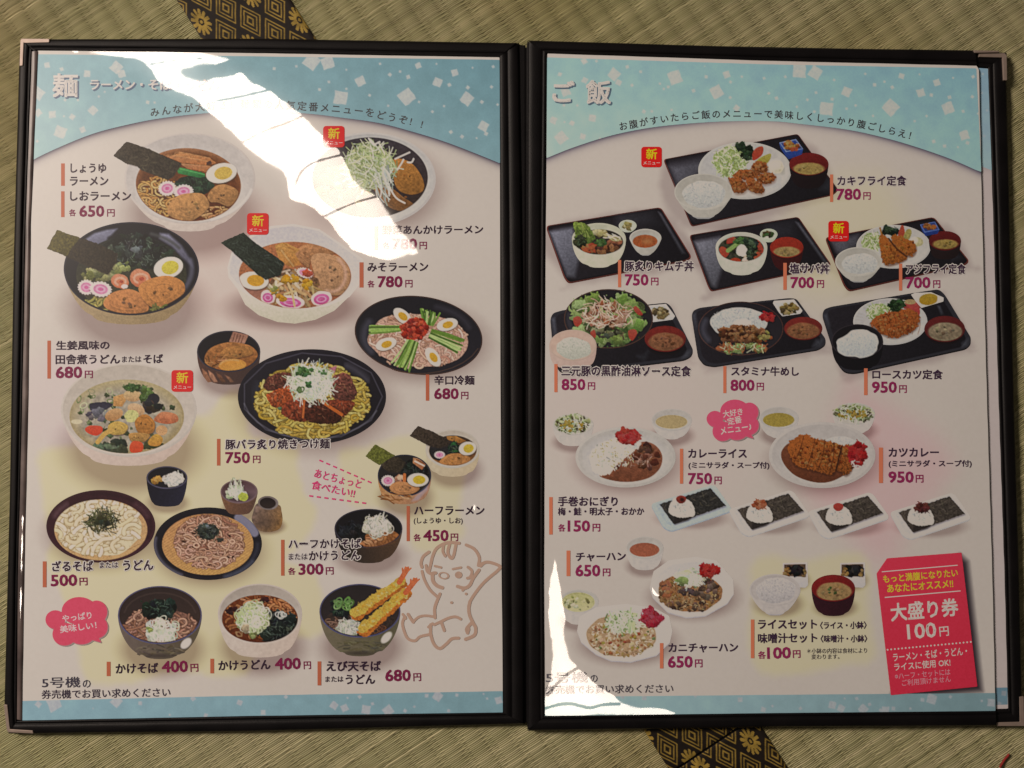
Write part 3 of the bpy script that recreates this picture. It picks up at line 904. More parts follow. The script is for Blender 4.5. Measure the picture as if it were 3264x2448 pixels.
def band(parent, page, poly, top, bot, diamonds, box, pale, name='header_band', dirn=(0, 1)):
    p = Pic(name, parent, page, (0, 0, 1), box)
    p.grain = .03; p.sat = False; p.poly(poly, top, bot, dirn, 3, 40, soft=1.2)
    p.clip = p.a.copy()
    for x, y, s in diamonds:
        a = p.r.uniform(0, 1.57)
        q = []
        for i in range(4):
            for f in (.0, .33, .66):
                a0, a1 = a + i * 1.5708, a + (i + 1) * 1.5708
                x0, y0, x1, y1 = math.cos(a0), math.sin(a0), math.cos(a1), math.sin(a1)
                j = 1 + p.r.uniform(-.09, .09)
                q.append((x + s * (x0 + (x1 - x0) * f) * j, y + s * (y0 + (y1 - y0) * f) * j))
        p.poly(q, pale, nz=5, ns=5, op=.8 if s > 4 else .55)
    p.done()
def dia(tile, lst):
    ox, oy, k = tile
    return [(x / k + ox, y / k + oy, r / k * 1.12) for x, y, r in lst]
K = 2.6976
L1, L2, L3, L4 = (0,100,K), (800,100,K), (0,660,K), (800,660,K)
L5, L6, L7, L8 = (0,1220,K), (800,1220,K), (0,1780,K), (800,1780,K)
R1, R2, R3, R4 = (1640,100,K), (2440,100,K), (1640,660,K), (2440,660,K)
R5, R6, R7, R8 = (1640,1220,K), (2440,1220,K), (1640,1780,K), (2440,1780,K)

ARC_L = [(60,535),(100,512),(185,471),(297,426),(408,397),(519,376),(667,360),(800,355),(967,361),(1097,376),(1208,392),(1312,419),(1430,456),(1592,520),(1640,545)]
ARC_R = [(1700,520),(1742,504),(1825,471),(1937,435),(2048,411),(2159,397),(2307,387),(2460,386.5),(2551,395),(2699,413),(2811,437),(2922,469),(3033,508),(3128,550),(3170,570)]
dL = dia(L1, [(405,290,28),(530,325,20),(750,365,35),(1000,310,55),(1045,365,40),(330,535,55),(330,700,35),(450,715,38),(620,735,28),(800,680,42),(520,865,60),(710,845,30),(850,560,12),(550,730,10),(320,945,14),(305,265,26),(560,590,14),(670,590,12),(1270,610,18),(1330,612,12),(900,520,10)]) + \
     dia(L2, [(520,260,75),(660,270,65),(200,320,15),(670,435,14),(940,430,50),(770,570,70),(590,500,15),(1110,278,12),(1195,372,18),(1282,345,13),(1352,392,20),(1438,295,30),(1595,280,10),(1752,355,35),(1605,438,45),(1705,460,18),(1340,565,75),(1865,483,18),(2083,303,15),(1905,313,10),(1855,580,60),(1985,607,17),(2068,478,15),(1660,643,12),(1445,607,12),(1180,640,12),(1560,690,14),(2000,815,48),(2022,880,20),(1720,865,18),(1815,905,18),(1940,918,10),(2120,630,12),(390,300,12),(820,330,10),(1020,550,14),(820,495,12)])
dR = dia(R1, [(390,370,20),(600,255,30),(705,255,14),(605,420,30),(855,370,55),(895,440,30),(970,305,18),(1085,347,15),(1010,463,15),(1380,395,68),(1283,495,12),(1322,477,15),(1250,450,12),(1540,510,18),(1648,390,17),(1825,372,35),(1858,435,14),(1738,520,62),(1635,300,8),(1955,390,12),(1855,570,15),(2147,403,14),(2187,533,14),(1113,690,18),(1180,688,14),(1350,675,12),(1910,660,30),(335,765,35),(430,780,10),(495,790,25),(668,745,38),(400,915,60),(588,905,30),(425,635,14),(540,637,12),(735,920,10),(440,520,45)]) + \
     dia(R2, [(290,340,70),(430,355,62),(697,520,48),(525,665,70),(1075,655,72),(1170,385,28),(1325,370,10),(1473,440,33),(1335,528,42),(1425,548,18),(1582,567,18),(1570,660,60),(1778,562,16),(1785,390,17),(1613,400,10),(1700,688,15),(1710,893,48),(1737,958,18),(1447,947,18),(1540,987,18),(1655,995,10),(1385,728,12),(858,365,12),(1023,433,12),(938,460,18),(1090,482,18),(590,418,13),(573,583,16),(435,527,14),(775,637,13),(698,665,13),(925,727,12),(1283,772,12),(95,575,18),(360,588,14),(170,390,14),(1830,707,12),(420,690,14),(270,650,12)])
arcL = smooth(ARC_L, False, 4); arcR = smooth(ARC_R, False, 4)
def pclip(poly, arc, top):
    return top + arc[::-1]

def sheet(root, page, poly, tints, arc, box):
    x0, y0, x1, y1 = box
    X, Y = np.meshgrid(np.arange(x0, x1, 4.0), np.arange(y0, y1, 4.0))
    h, w = X.shape
    C = np.zeros((h, w, 3)) + (WHITE_SEEN[page])
    C = C + 3.0 * vnoise(h, w, 50, 3)[..., None] + 2.5 * vnoise(h, w, 2, 4)[..., None]
    for pts, col, op, soft in tints:
        sd = sd_poly(X, Y, smooth(pts, True, 4)) + (16 * vnoise(h, w, 22, 8) + 8 * vnoise(h, w, 6, 9))
        m = np.clip(.5 + sd / soft, 0, 1); m = (m * m * (3 - 2 * m) * op)[..., None]
        C = C * (1 - m) + np.array(col, float) * m
    for cx, cy, rx, ry, st in SHADOWS[page]:
        d = np.sqrt(((X - cx) / rx) ** 2 + ((Y - cy) / ry) ** 2)
        m = (np.clip(1.28 - d, 0, .5) / .5) ** 1.5 * st
        C = C * (1 - m[..., None] * np.array([.8, 1.0, 1.0]))
    if page == 'R':
        sd = sd_poly(X, Y, [(3060,1768),(3085,1790),(3131,2203),(2852,2229),(2840,2218)])
        m = np.clip(.5 + sd / 22, 0, 1)[..., None] * .86
        C = C * (1 - m) + np.array([30, 22, 26]) * m
    # the printed shading along the lower edge of the header
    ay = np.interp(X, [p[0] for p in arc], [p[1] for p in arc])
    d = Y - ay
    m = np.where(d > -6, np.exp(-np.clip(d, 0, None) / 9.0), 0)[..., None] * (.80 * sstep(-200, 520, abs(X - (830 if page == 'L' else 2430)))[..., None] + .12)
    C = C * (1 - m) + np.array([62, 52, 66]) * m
    A = np.clip(.5 + sd_poly(X, Y, poly) / 4.0, 0, 1)
    o = grid_obj('sheet', root, X, Y, ink(C, page), A, ZPAGE[page], M_PRINT)
    return o
WHITE_SEEN = {'L': np.array([192, 177, 162.]), 'R': np.array([165, 149, 135.])}
# ================================================================ printed dishes of the left page
def pic(name, page, tile, box, label=None, parent=None):
    return Pic(name, parent or (pgL if page == 'L' else pgR), page, tile, box, label)
BK = (30, 27, 30); RIM = (58, 54, 62)

D = (300, 400, 3.95)                                   # soy ramen
p = pic('ramen_picture', 'L', D, (230, 80, 2040, 1345), 'soy ramen in a wide white bowl with a long nori sheet')
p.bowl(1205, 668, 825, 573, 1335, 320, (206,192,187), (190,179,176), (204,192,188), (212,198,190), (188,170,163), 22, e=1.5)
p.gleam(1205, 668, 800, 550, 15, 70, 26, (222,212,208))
p.ell(1187, 745, 662, 460, (158,108,72), 3, (120,66,34), (0,1), 6)
p.clip = p.emask(1187, 745, 655, 453, 3)
p.ell(1187, 760, 630, 430, (112,66,32), 3, (92,44,20), (0,1), 18, 10, soft=16)
p.noodles(800, 900, 290, 260, 75, 24, [(205,160,92),(188,138,72),(214,176,112)], (84,44,18), 260)
p.noodles(1540, 1120, 200, 110, 30, 22, [(190,140,90),(205,160,105)], (84,44,18), 200)
for i, q in enumerate([[(1000,380),(1080,335),(1460,410),(1545,480),(1480,490),(1060,400)],[(900,385),(1000,375),(1430,450),(1410,500),(1100,470)],[(1080,480),(1400,505),(1465,520),(1405,585),(1180,545)]]):
    p.poly(q, (192-8*i,134-6*i,84), (170,106,60), (0,1), 10, 6, wob=5)
    p.line(q[:3], 10, (212,160,108), op=.5)
p.poly([(1415,465),(1465,440),(1485,480),(1420,500)], (78,50,42))
p.greens(1270, 740, 230, 110, 34, 44, [(38,56,42),(46,68,48),(30,44,36)], (88,118,78), 22)
p.poly([(1045,570),(1080,525),(1390,600),(1402,640),(1330,660),(1060,605)], (74,142,76), (38,100,52), (0,1), 10)
p.line([(1080,545),(1390,618)], 12, (104,166,96), op=.7)
p.naruto(920, 792, 118, 98, -10); p.naruto(1125, 830, 132, 92, -5)
p.meat([(1430,880),(1520,770),(1650,740),(1800,810),(1805,900),(1700,1020),(1560,970),(1460,960)], (182,130,95))
p.meat([(930,1040),(960,960),(1090,870),(1320,850),(1410,900),(1452,1000),(1400,1080),(1250,1190),(1120,1205),(940,1130)], (196,142,104))
p.clip = None
p.egg(1603, 600, 196, 124, -12)
p.nori([(240,380),(410,200),(700,300),(1100,480),(1000,640),(930,685),(720,610),(590,560),(545,515),(400,475)], (64,54,42), (110,98,70), 60)
p.done()

D = (980, 400, 4.609)                                  # vegetable ramen
p = pic('ramen_picture', 'L', D, (-90, 95, 1890, 1490), 'ramen in a white bowl heaped with shredded leek, half under the glare')
p.bowl(900, 790, 985, 690, 0, 0, (206,196,194), (182,176,176), (204,196,194), (0,0,0), (0,0,0), 34)
p.ell(920, 765, 848, 590, (62,54,58), 0, (54,40,34), (0,1), 10)
p.clip = p.emask(920, 765, 845, 586)
p.meat([(1250,520),(1420,500),(1580,600),(1700,800),(1695,960),(1500,1015),(1300,900)], (176,120,72))
p.meat([(950,880),(1200,900),(1420,1060),(1560,1160),(1500,1260),(1200,1200)], (150,102,70))
p.chunks(500, 900, 420, 330, 60, 70, [(150,120,70),(120,80,45),(170,150,90),(90,60,40)], nz=20)
p.ell(910, 610, 340, 330, (176,176,128), nz=20, ns=5, wob=.12)
p.bits(910, 600, 380, 350, 260, 260, 15, [(196,194,158),(180,184,130),(206,206,180),(160,168,110)], bend=.3)
p.bits(1120, 870, 130, 190, 30, 240, 20, [(196,192,170),(206,204,190)], 1.2, .4)
for q in ([(1290,490),(1400,440),(1500,395)],[(1320,650),(1380,560),(1410,500)],[(1470,540),(1530,540),(1560,490)],[(900,190),(950,260),(985,290)],[(985,280),(1060,240)],[(1200,900),(1300,1060),(1430,1140)]):
    p.line(q, 26, (200,194,186))
p.clip = None
p.done()

p = pic('ramen_picture', 'L', L3, (395, 125, 1715, 1020), 'salt ramen with shrimp and seaweed in a black bowl')
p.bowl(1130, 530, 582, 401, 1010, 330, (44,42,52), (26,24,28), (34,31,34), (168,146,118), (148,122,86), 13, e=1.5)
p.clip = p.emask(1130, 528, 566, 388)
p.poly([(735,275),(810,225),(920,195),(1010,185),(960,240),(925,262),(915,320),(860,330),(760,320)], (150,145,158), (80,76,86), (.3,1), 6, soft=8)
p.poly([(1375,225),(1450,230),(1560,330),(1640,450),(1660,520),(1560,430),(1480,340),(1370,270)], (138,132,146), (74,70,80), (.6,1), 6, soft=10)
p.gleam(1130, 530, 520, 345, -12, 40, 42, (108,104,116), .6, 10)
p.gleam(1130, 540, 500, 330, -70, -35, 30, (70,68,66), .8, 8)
p.ell(1130, 585, 475, 335, (34,36,32), 0, (70,64,40), (0,1), 16, 6)
p.greens(1180, 400, 320, 140, 80, 34, [(34,40,36),(46,56,44),(28,30,30),(58,66,52)], (150,158,134), 60)
p.chunks(1180, 370, 40, 30, 4, 30, [(110,112,112)])
p.noodles(900, 820, 170, 70, 30, 20, [(178,160,88),(160,146,80)], (70,66,36), 150)
p.chunks(840, 580, 140, 55, 26, 34, [(140,134,84),(118,118,66),(164,154,104)], nz=16)
p.chunks(1040, 510, 65, 50, 12, 28, [(170,168,112),(150,152,90)], nz=14)
for cx, cy, s in ((1035,640,1),(1210,615,1.25)):
    p.ell(cx, cy, 78*s, 62*s, (222,150,112), 15, (198,110,72), (0,1), 12, 5, wob=.08)
    p.gleam(cx, cy, 46*s, 32*s, 120, 380, 20, (236,190,160), .7, 3); p.ell(cx+8, cy+2, 18*s, 13*s, (170,78,56), nz=8)
    p.ell(cx+35*s, cy+42*s, 28*s, 20*s, (226,200,190), wob=.1)
p.naruto(742, 690, 78, 68, 10); p.naruto(865, 706, 102, 70, 8)
p.egg(1448, 520, 128, 90, -15, yolk=(218,196,78))
p.meat([(890,820),(960,740),(1110,705),(1230,760),(1280,860),(1240,905),(1080,915),(930,880)], (208,138,98))
p.meat([(1190,700),(1260,630),(1420,590),(1540,620),(1590,680),(1560,760),(1360,865),(1250,820)], (206,138,92))
p.bits(1430, 890, 160, 40, 22, 60, 14, [(150,140,80),(120,118,62)])
p.clip = None
p.nori([(405,355),(490,195),(590,235),(690,262),(590,420),(560,418)], (98,86,40), (140,122,50), 40)
p.clip = p.emask(1130, 528, 573, 394)
p.nori([(560,420),(690,262),(860,320),(1010,400),(1000,470),(930,580),(760,510)], (54,44,32), (88,72,40), 40)
p.clip = None
p.done()

D = (680, 660, 4.148)
p = pic('ramen_picture', 'L', D, (90, 215, 1995, 1545), 'miso ramen with pink fishcake in a white octagonal bowl')
p.poly([(300,1050),(420,1290),(600,1430),(850,1520),(1080,1542),(1350,1490),(1600,1370),(1800,1180),(1940,1010)], (205,192,172), (186,174,150), (0,1), 3)
SHADOWS['L'].append((1080/4.148+680, 1330/4.148+660, 212, 70, .3))
p.poly([(185,800),(240,600),(480,380),(760,250),(1060,222),(1400,290),(1800,560),(1985,690),(1992,860),(1930,1030),(1800,1190),(1500,1312),(1100,1348),(760,1290),(480,1180),(300,1060),(200,930)], (196,184,178), (210,200,192), (.3,1), 2)
p.poly([(210,800),(260,620),(500,410),(770,280),(1060,252),(1390,315),(1780,580),(1950,710),(1960,850),(1890,1010),(1770,1150),(1480,1275),(1100,1312),(770,1255),(500,1145),(330,1020),(225,900)], (180,168,164), (202,190,182), (.3,1), 3)
p.ell(1080, 900, 742, 440, (176,112,72), 2, (150,92,62), (0,1), 10)
p.clip = p.emask(1080, 900, 738, 436, 2)
p.poly([(340,1060),(600,1000),(800,1200),(780,1300),(520,1220)], (150,100,82), (170,116,92), nz=4, soft=8)
p.meat([(1080,600),(1200,500),(1460,480),(1620,600),(1350,640),(1280,720),(1250,800),(1080,650)], (184,130,104))
p.meat([(1290,700),(1350,620),(1500,615),(1700,680),(1805,850),(1790,1030),(1700,1150),(1560,1165),(1380,1080),(1340,900)], (200,150,128))
p.gleam(1560, 890, 190, 230, -60, 110, 40, (212,170,152), .55, 10)
p.poly([(810,510),(930,460),(1145,560),(1080,620),(1165,760),(1030,800),(880,720),(850,640)], (202,150,84), (176,118,62), (0,1), 14)
p.line([(900,570),(980,680),(1060,780)], 22, (214,172,116), op=.6); p.line([(930,480),(1080,580)], 18, (160,100,50), op=.5)
p.ell(1030, 1060, 330, 230, (120,84,58), nz=30, ns=6, wob=.2)
p.bits(1030, 1060, 340, 220, 60, 230, 34, [(214,190,160),(200,170,120),(190,150,100),(176,130,84)], bend=.25)
p.naruto(1210, 870, 120, 70, 15)
p.chunks(1250, 870, 50, 30, 5, 40, [(206,96,66)])
for cx, cy, rx, ry, ro in ((720,1190,95,90,20),(1020,1255,190,88,5),(1430,1210,140,100,-8)):
    p.ell(cx, cy, rx, ry, (222,204,202), ro, (206,180,182), nz=6, wob=.06)
    p.ell(cx, cy+8, rx*.74, ry*.7, (214,112,158), ro, (190,84,128), (0,1), 14, 6)
    p.ell(cx, cy+8, rx*.42, ry*.36, (230,160,190), ro, ring=14, nz=0)
p.chunks(1010, 960, 110, 50, 16, 36, [(232,176,52),(222,160,40)], nz=8)
p.chunks(1230, 1020, 70, 60, 9, 34, [(232,176,52),(222,160,40)], nz=8)
p.chunks(820, 1100, 60, 40, 7, 34, [(228,176,60),(150,150,80)], nz=8); p.chunks(900, 1200, 40, 30, 4, 38, [(224,160,50)])
p.line([(990,1010),(1040,1140),(1075,1310)], 28, (216,182,130))
p.egg(535, 972, 196, 118, 5, yolk=(234,172,58))
p.clip = None
p.nori([(95,470),(395,335),(560,480),(760,610),(940,740),(890,900),(690,960),(580,890),(370,700),(230,570)], (44,50,40), (96,102,92), 80)
p.done()

p = pic('cold_noodle_picture', 'L', L4, (885, 760, 2000, 1450), 'cold noodles with cucumber, egg wedges and red kimchi on a black oval plate')
p.bowl(1441, 1103, 552, 337, 0, 0, (82,56,46), (30,28,32), (42,39,43), (0,0,0), (0,0,0), 9, 7)
p.gleam(1441, 1103, 450, 262, -70, -15, 40, (58,54,60), .7, 14); p.gleam(1441, 1103, 470, 270, 150, 205, 60, (82,78,86), .6, 16)
p.gleam(1441, 1103, 545, 330, 20, 160, 5, (112,78,58), .8, 2)
p.ell(1437, 1145, 420, 240, (190,150,128), 4, nz=26, ns=4, wob=.08)
p.noodles(1437, 1145, 420, 240, 150, 15, [(214,176,150),(200,158,132),(222,190,168),(188,142,116)], (132,92,74), 150)
for x0, y0, x1, y1, n, sp in ((1285,1045,1030,1060,16,48),(1390,1150,1290,1370,20,90),(1545,1090,1800,1195,22,70),(1520,1010,1540,900,22,85)):
    for i in range(n):
        q = p.r.uniform(-1, 1); d = math.hypot(x1-x0, y1-y0); ux, uy = -(y1-y0)/d, (x1-x0)/d
        s0, s1 = q*sp*.55, q*sp
        p.line([(x0+ux*s0, y0+uy*s0), ((x0+x1)/2+ux*(s0+s1)/2+p.r.uniform(-8,8), (y0+y1)/2+uy*(s0+s1)/2), (x1+ux*s1+p.r.uniform(-14,14), y1+uy*s1+p.r.uniform(-10,10))], 15, p.jit(p.r.choice([(150,172,88),(110,136,58),(176,192,120),(84,108,48)]), 8))
for x, y, ro in ((1302,938,40),(1688,1010,-15),(1162,1178,-18),(1565,1290,55)):
    p.egg(x, y, 92, 52, ro, yolk=(232,178,62), ysz=.5, yo=(.05, .05))
p.ell(1410, 1052, 118, 92, (178,66,44), nz=40, ns=3, wob=.12)
p.chunks(1410, 1050, 112, 86, 60, 24, [(206,84,56),(180,58,38),(222,112,80),(150,44,32)], nz=16)
p.done()

D = (600, 1020, 3.3515)
p = pic('dipping_bowl_picture', 'L', D, (90, 105, 780, 705), 'dark dipping soup bowl with an egg')
p.bowl(432, 335, 338, 221, 692, 190, (60,56,64), (28,25,28), (38,32,34), (92,62,52), (62,48,44), 13)
for a, c in ((150,(176,120,88)),(215,(196,140,108)),(300,(130,86,62)),(390,(150,104,78))):
    p.poly([(a,520+(a-150)*.28),(a+50,560+(a-150)*.2),(a+100,660),(a+60,668),(a+10,600)], c, tuple(v*.75 for v in c), nz=12, soft=4)
p.poly([(480,122),(645,160),(600,258),(435,232)], (150,104,84), (170,124,100), nz=8)
for i in range(4): p.line([(500+i*30,145+i*8),(475+i*30,225+i*6)], 9, (112,70,54))
p.clip = p.emask(432, 337, 318, 203)
p.ell(455, 398, 285, 160, (168,112,64), -5, (140,86,44), (0,1), 16, 9, wob=.03)
p.meat([(340,370),(420,290),(640,280),(690,360),(560,400),(420,420)], (178,122,80))
p.bits(300, 440, 110, 60, 22, 90, 10, [(120,74,38),(190,134,84)])
p.ell(472, 482, 146, 66, (224,150,66), -3, (232,170,84), (.4,1), 8); p.gleam(472, 482, 130, 55, 190, 300, 12, (238,200,150), .6)
p.clip = None
p.done()

p = pic('noodle_plate_picture', 'L', D, (520, 305, 2125, 1345), 'yellow noodles with glazed pork and white leek on a round black plate')
p.bowl(1322, 820, 792, 508, 0, 0, (34,30,38), (34,30,38), (30,27,30), (0,0,0), (0,0,0), 8)
p.gleam(1322, 818, 752, 470, 0, 360, 10, (92,86,94), .75, 4); p.gleam(1322, 815, 735, 455, 20, 170, 10, (130,124,128), .6, 6)
p.gleam(1322, 815, 650, 400, -55, -25, 44, (118,112,118), .5, 26); p.gleam(1322, 815, 600, 360, 150, 200, 70, (60,62,70), .6, 30)
p.ell(1330, 860, 600, 385, (150,124,58), nz=30, ns=4, wob=.06)
p.noodles(1330, 860, 605, 395, 300, 25, [(212,184,96),(196,164,76),(222,198,118),(180,146,62)], (96,76,30), 220, 1.3)
for q, c in (([(800,720),(860,610),(1000,560),(1120,580),(1080,700),(900,760)],(98,54,42)),([(840,800),(960,740),(1100,700),(1120,860),(960,940),(880,900)],(160,78,40)),
             ([(990,980),(1080,860),(1240,850),(1340,1000),(1230,1090),(1090,1060)],(128,60,36)),([(1240,880),(1420,850),(1560,900),(1640,1060),(1530,1110),(1300,1090),(1220,1000)],(78,40,28)),
             ([(1520,700),(1560,590),(1700,570),(1760,660),(1800,800),(1700,880),(1560,840)],(112,66,54)),([(1460,870),(1700,860),(1780,900),(1690,1010),(1640,1030)],(120,58,36))):
    p.poly(q, tuple(min(255,v*1.2) for v in c), tuple(v*.7 for v in c), (.3,1), 40, 5, sm=True, wob=8)
    qq = np.array(q).mean(0); p.bits(qq[0], qq[1], 90, 60, 16, 40, 8, [(196,140,104),(60,30,22)], op=.55)
p.line([(1400,850),(1500,920),(1640,1010)], 34, (184,98,44)); p.line([(1240,850),(1225,1040)], 24, (182,100,52))
p.poly([(1500,520),(1590,485),(1560,575)], (176,112,118))
p.ell(1310, 660, 215, 175, (190,188,156), nz=18, ns=4, wob=.12)
p.bits(1310, 670, 245, 205, 230, 170, 10, [(220,216,200),(206,206,176),(190,196,150),(226,224,214)], 1.3, 1.3, .3)
p.rings(1350, 720, 150, 100, 16, 45, 8, [(216,214,196)])
p.chunks(1240, 550, 90, 45, 22, 22, [(72,108,56),(96,130,70),(54,88,46)]); p.chunks(1290, 690, 35, 25, 6, 22, [(74,112,62)]); p.rings(1200, 750, 20, 10, 4, 26, 12, [(110,132,78)])
p.chunks(1440, 560, 50, 25, 7, 18, [(110,140,86)]); p.chunks(970, 940, 20, 10, 3, 20, [(90,120,84)])
p.chunks(1295, 920, 14, 14, 2, 16, [(226,220,210)])
p.done()

p = pic('stew_picture', 'L', L5, (515, -180, 1700, 725), 'vegetable stew udon in a white bowl')
p.bowl(1107, 235, 584, 403, 715, 330, (208,194,186), (186,172,162), (200,186,178), (212,192,184), (186,164,154), 18, e=1.5)
p.ell(1090, 290, 492, 318, (168,150,112), 0, (160,136,92), (0,1), 6)
p.clip = p.emask(1090, 290, 490, 316)
p.ell(1080, 300, 440, 270, (152,138,118), nz=14, ns=12, soft=30)
p.chunks(1090, 250, 420, 230, 46, 22, [(92,104,66),(70,82,52),(118,122,84)], wob=.4)
p.rings(900, 160, 250, 120, 16, 26, 6, [(176,170,130),(120,130,80)])
p.chunks(960, 560, 120, 50, 22, 46, [(70,78,56),(96,104,80),(54,60,48)], nz=20); p.chunks(1330, 540, 80, 30, 10, 36, [(84,86,50),(64,76,46)])
p.poly([(775,180),(900,165),(970,190),(900,235),(790,240)], (44,42,54), (60,56,66), sm=True, wob=4)
p.chunks(850, 275, 90, 40, 12, 40, [(112,104,110),(90,84,96),(130,118,116)], nz=14)
p.poly([(975,120),(1060,95),(1085,150),(1050,205),(975,200)], (206,158,100), (184,132,76), (0,1), 8)
p.ell(1140, 112, 78, 50, (212,180,130), 5, (178,138,96), (0,1), 6); p.greens(1130, 45, 60, 28, 10, 22, [(60,88,44),(84,112,56)])
p.greens(1265, 110, 60, 50, 14, 30, [(70,92,44),(96,116,54)]); p.ell(1320, 140, 52, 48, (40,38,42), nz=10); p.chunks(1310, 210, 60, 50, 10, 36, [(46,42,44),(70,56,44)])
p.ell(1170, 230, 76, 50, (206,170,130), 20, (180,140,100)); p.ell(980, 275, 80, 50, (202,158,110), -20, (170,122,76))
p.ell(1130, 290, 60, 56, (206,196,128), nz=16, ns=4, wob=.15)
p.meat([(1160,330),(1250,270),(1330,340),(1310,430),(1200,440)], (186,124,72)); p.meat([(930,370),(1010,330),(1100,370),(1060,440),(950,440)], (206,166,104)); p.meat([(1110,440),(1200,430),(1290,450),(1230,510),(1130,500)], (186,138,92))
p.poly([(730,400),(770,370),(870,375),(880,420),(830,455),(760,435)], (222,88,56), (198,66,40), (0,1), 8, sm=True); p.poly([(1115,545),(1150,500),(1225,520),(1220,590),(1130,600)], (226,98,58), (204,74,40), (0,1), 8, sm=True)
p.poly([(1340,290),(1400,250),(1510,270),(1530,330),(1440,355),(1330,330)], (206,138,96), (178,100,66), (0,1), 14, sm=True)
p.poly([(1275,500),(1340,440),(1400,480),(1370,540),(1290,540)], (206,158,72), (190,132,60), nz=12, sm=True); p.line([(840,510),(900,440),(960,410)], 40, (202,160,86))
p.ell(1390, 410, 50, 44, (198,152,106)); p.ell(660, 335, 50, 20, (188,172,140))
p.clip = None
p.done()

for nm, box, lab in (('small_ramen_picture', (1355,360,1975,815), 'small ramen in a white bowl'), ('small_ramen_picture', (980,520,1560,1050), 'small ramen in a dark bowl with wooden sides')):
    p = pic(nm, 'L', L6, box, lab)
    if box[0] == 1355:
        p.bowl(1733, 568, 232, 168, 808, 130, (208,196,186), (188,174,162), (200,188,178), (206,190,168), (186,166,140), 14)
        p.ell(1735, 583, 204, 130, (60,48,40), 0, (150,96,50), (0,1), 12)
        p.clip = p.emask(1735, 583, 202, 128)
        p.ell(1640, 590, 120, 80, (40,38,38), nz=16, ns=4)
        p.poly([(1680,460),(1760,455),(1850,500),(1800,520),(1690,490)], (176,126,68), (150,98,48), nz=10); p.greens(1750, 570, 60, 40, 14, 26, [(40,56,44),(60,110,60),(34,40,38)])
        p.naruto(1622, 620, 50, 34); p.meat([(1620,680),(1700,615),(1820,610),(1885,650),(1850,690),(1700,710)], (202,140,98))
        p.clip = None
        p.egg(1862, 565, 76, 58, -10, yolk=(226,192,70))
        p.nori([(1365,455),(1435,370),(1560,420),(1705,492),(1690,540),(1620,560),(1530,540)], (66,54,44), (120,98,66), 34)
    else:
        p.bowl(1320, 797, 230, 180, 1045, 120, (52,54,72), (34,32,32), (46,40,36), (196,142,88), (172,126,100), 9)
        p.bits(1240, 985, 120, 50, 18, 120, 10, [(170,110,60),(214,166,116)], .3, .3); p.poly([(1430,960),(1520,880),(1520,920),(1440,1010),(1380,1020)], (150,140,152), soft=8, op=.6)
        p.clip = p.emask(1320, 797, 220, 170)
        p.greens(1400, 740, 110, 70, 34, 24, [(34,38,36),(46,52,46),(28,30,30)], (110,116,106), 20)
        p.poly([(1395,645),(1440,650),(1505,700),(1470,750),(1390,690)], (190,140,100), (160,100,66), nz=8); p.line([(1410,675),(1490,715)], 12, (222,206,190)); p.line([(1425,660),(1500,700)], 8, (120,70,46))
        p.naruto(1178, 842, 62, 50); p.chunks(1270, 830, 34, 26, 7, 24, [(214,150,116),(226,180,150)])
        p.line([(1320,790),(1318,850)], 26, (222,130,70)); p.meat([(1190,900),(1260,850),(1400,870),(1450,910),(1380,955),(1250,955)], (208,146,112))
        p.egg(1435, 835, 92, 58, 0, yolk=(222,188,62))
        p.clip = None
        p.nori([(985,632),(1065,530),(1160,578),(1235,625),(1140,690),(1100,705)], (112,112,50), (146,140,60), 34)
        p.clip = p.emask(1320, 797, 226, 176)
        p.nori([(1100,705),(1235,625),(1330,680),(1280,775),(1180,765)], (64,54,42), (94,80,48), 26)
        p.clip = None
    p.done()

p = pic('udon_tray_picture', 'L', L5, (395, 915, 1345, 1555), 'white udon on a round reddish tray')
p.bowl(867, 1235, 469, 312, 0, 0, (66,34,42), (56,27,32), (74,40,46), (0,0,0), (0,0,0), 10)
p.gleam(867, 1235, 435, 280, -100, 20, 26, (48,24,30), .7, 12); p.gleam(867, 1235, 420, 265, 200, 225, 40, (120,92,92), .5, 16); p.gleam(867, 1235, 425, 268, -45, -20, 40, (96,62,66), .6, 16)
p.ell(867, 1265, 400, 262, (196,152,108), 0, (206,164,112), (0,1), 8, 6)
p.clip = p.emask(867, 1265, 398, 260)
p.bits(867, 1265, 400, 260, 60, 300, 5, [(160,116,76),(214,176,126)], 2.65, .06, .02, op=.5)
p.ell(850, 1245, 372, 236, (206,186,150), nz=14, ns=6, wob=.07)
p.noodles(850, 1240, 372, 240, 120, 29, [(228,210,176),(218,198,160),(232,216,188)], (160,132,92), 230)
p.clip = None
p.bits(880, 1185, 130, 90, 130, 130, 6, [(58,58,36),(84,82,46),(40,42,34),(100,96,58)], bend=.4, op=.9); p.chunks(880, 1190, 50, 40, 12, 22, [(44,46,36),(66,64,40)])
p.done()

D = (480, 1480, 4.3667)
p = pic('soba_tray_picture', 'L', D, (35, 590, 1560, 1620), 'brown soba on a bamboo mat in a round black tray')
p.bowl(797, 1105, 752, 506, 0, 0, (30,27,32), (28,25,30), (34,30,36), (0,0,0), (0,0,0), 8)
p.gleam(797, 1110, 690, 462, -52, -20, 120, (142,134,146), .85, 6); p.gleam(797, 1112, 735, 490, 120, 190, 34, (110,104,116), .8, 10); p.gleam(797, 1112, 715, 478, 30, 70, 50, (96,100,116), .7, 14); p.gleam(797, 1110, 690, 460, 0, 25, 40, (70,70,80), .6, 14)
p.ell(795, 1115, 636, 426, (196,142,96), 0, (214,168,98), (.3,1), 6, 8)
p.clip = p.emask(795, 1115, 634, 424)
for i in range(46):
    b = -700 + i * 40
    p.line([(100, 1200+b),(1500, 300+b)], 9, (146,98,62), sm=False, op=.5)
p.ell(820, 1080, 470, 362, (158,116,92), nz=22, ns=5, wob=.08)
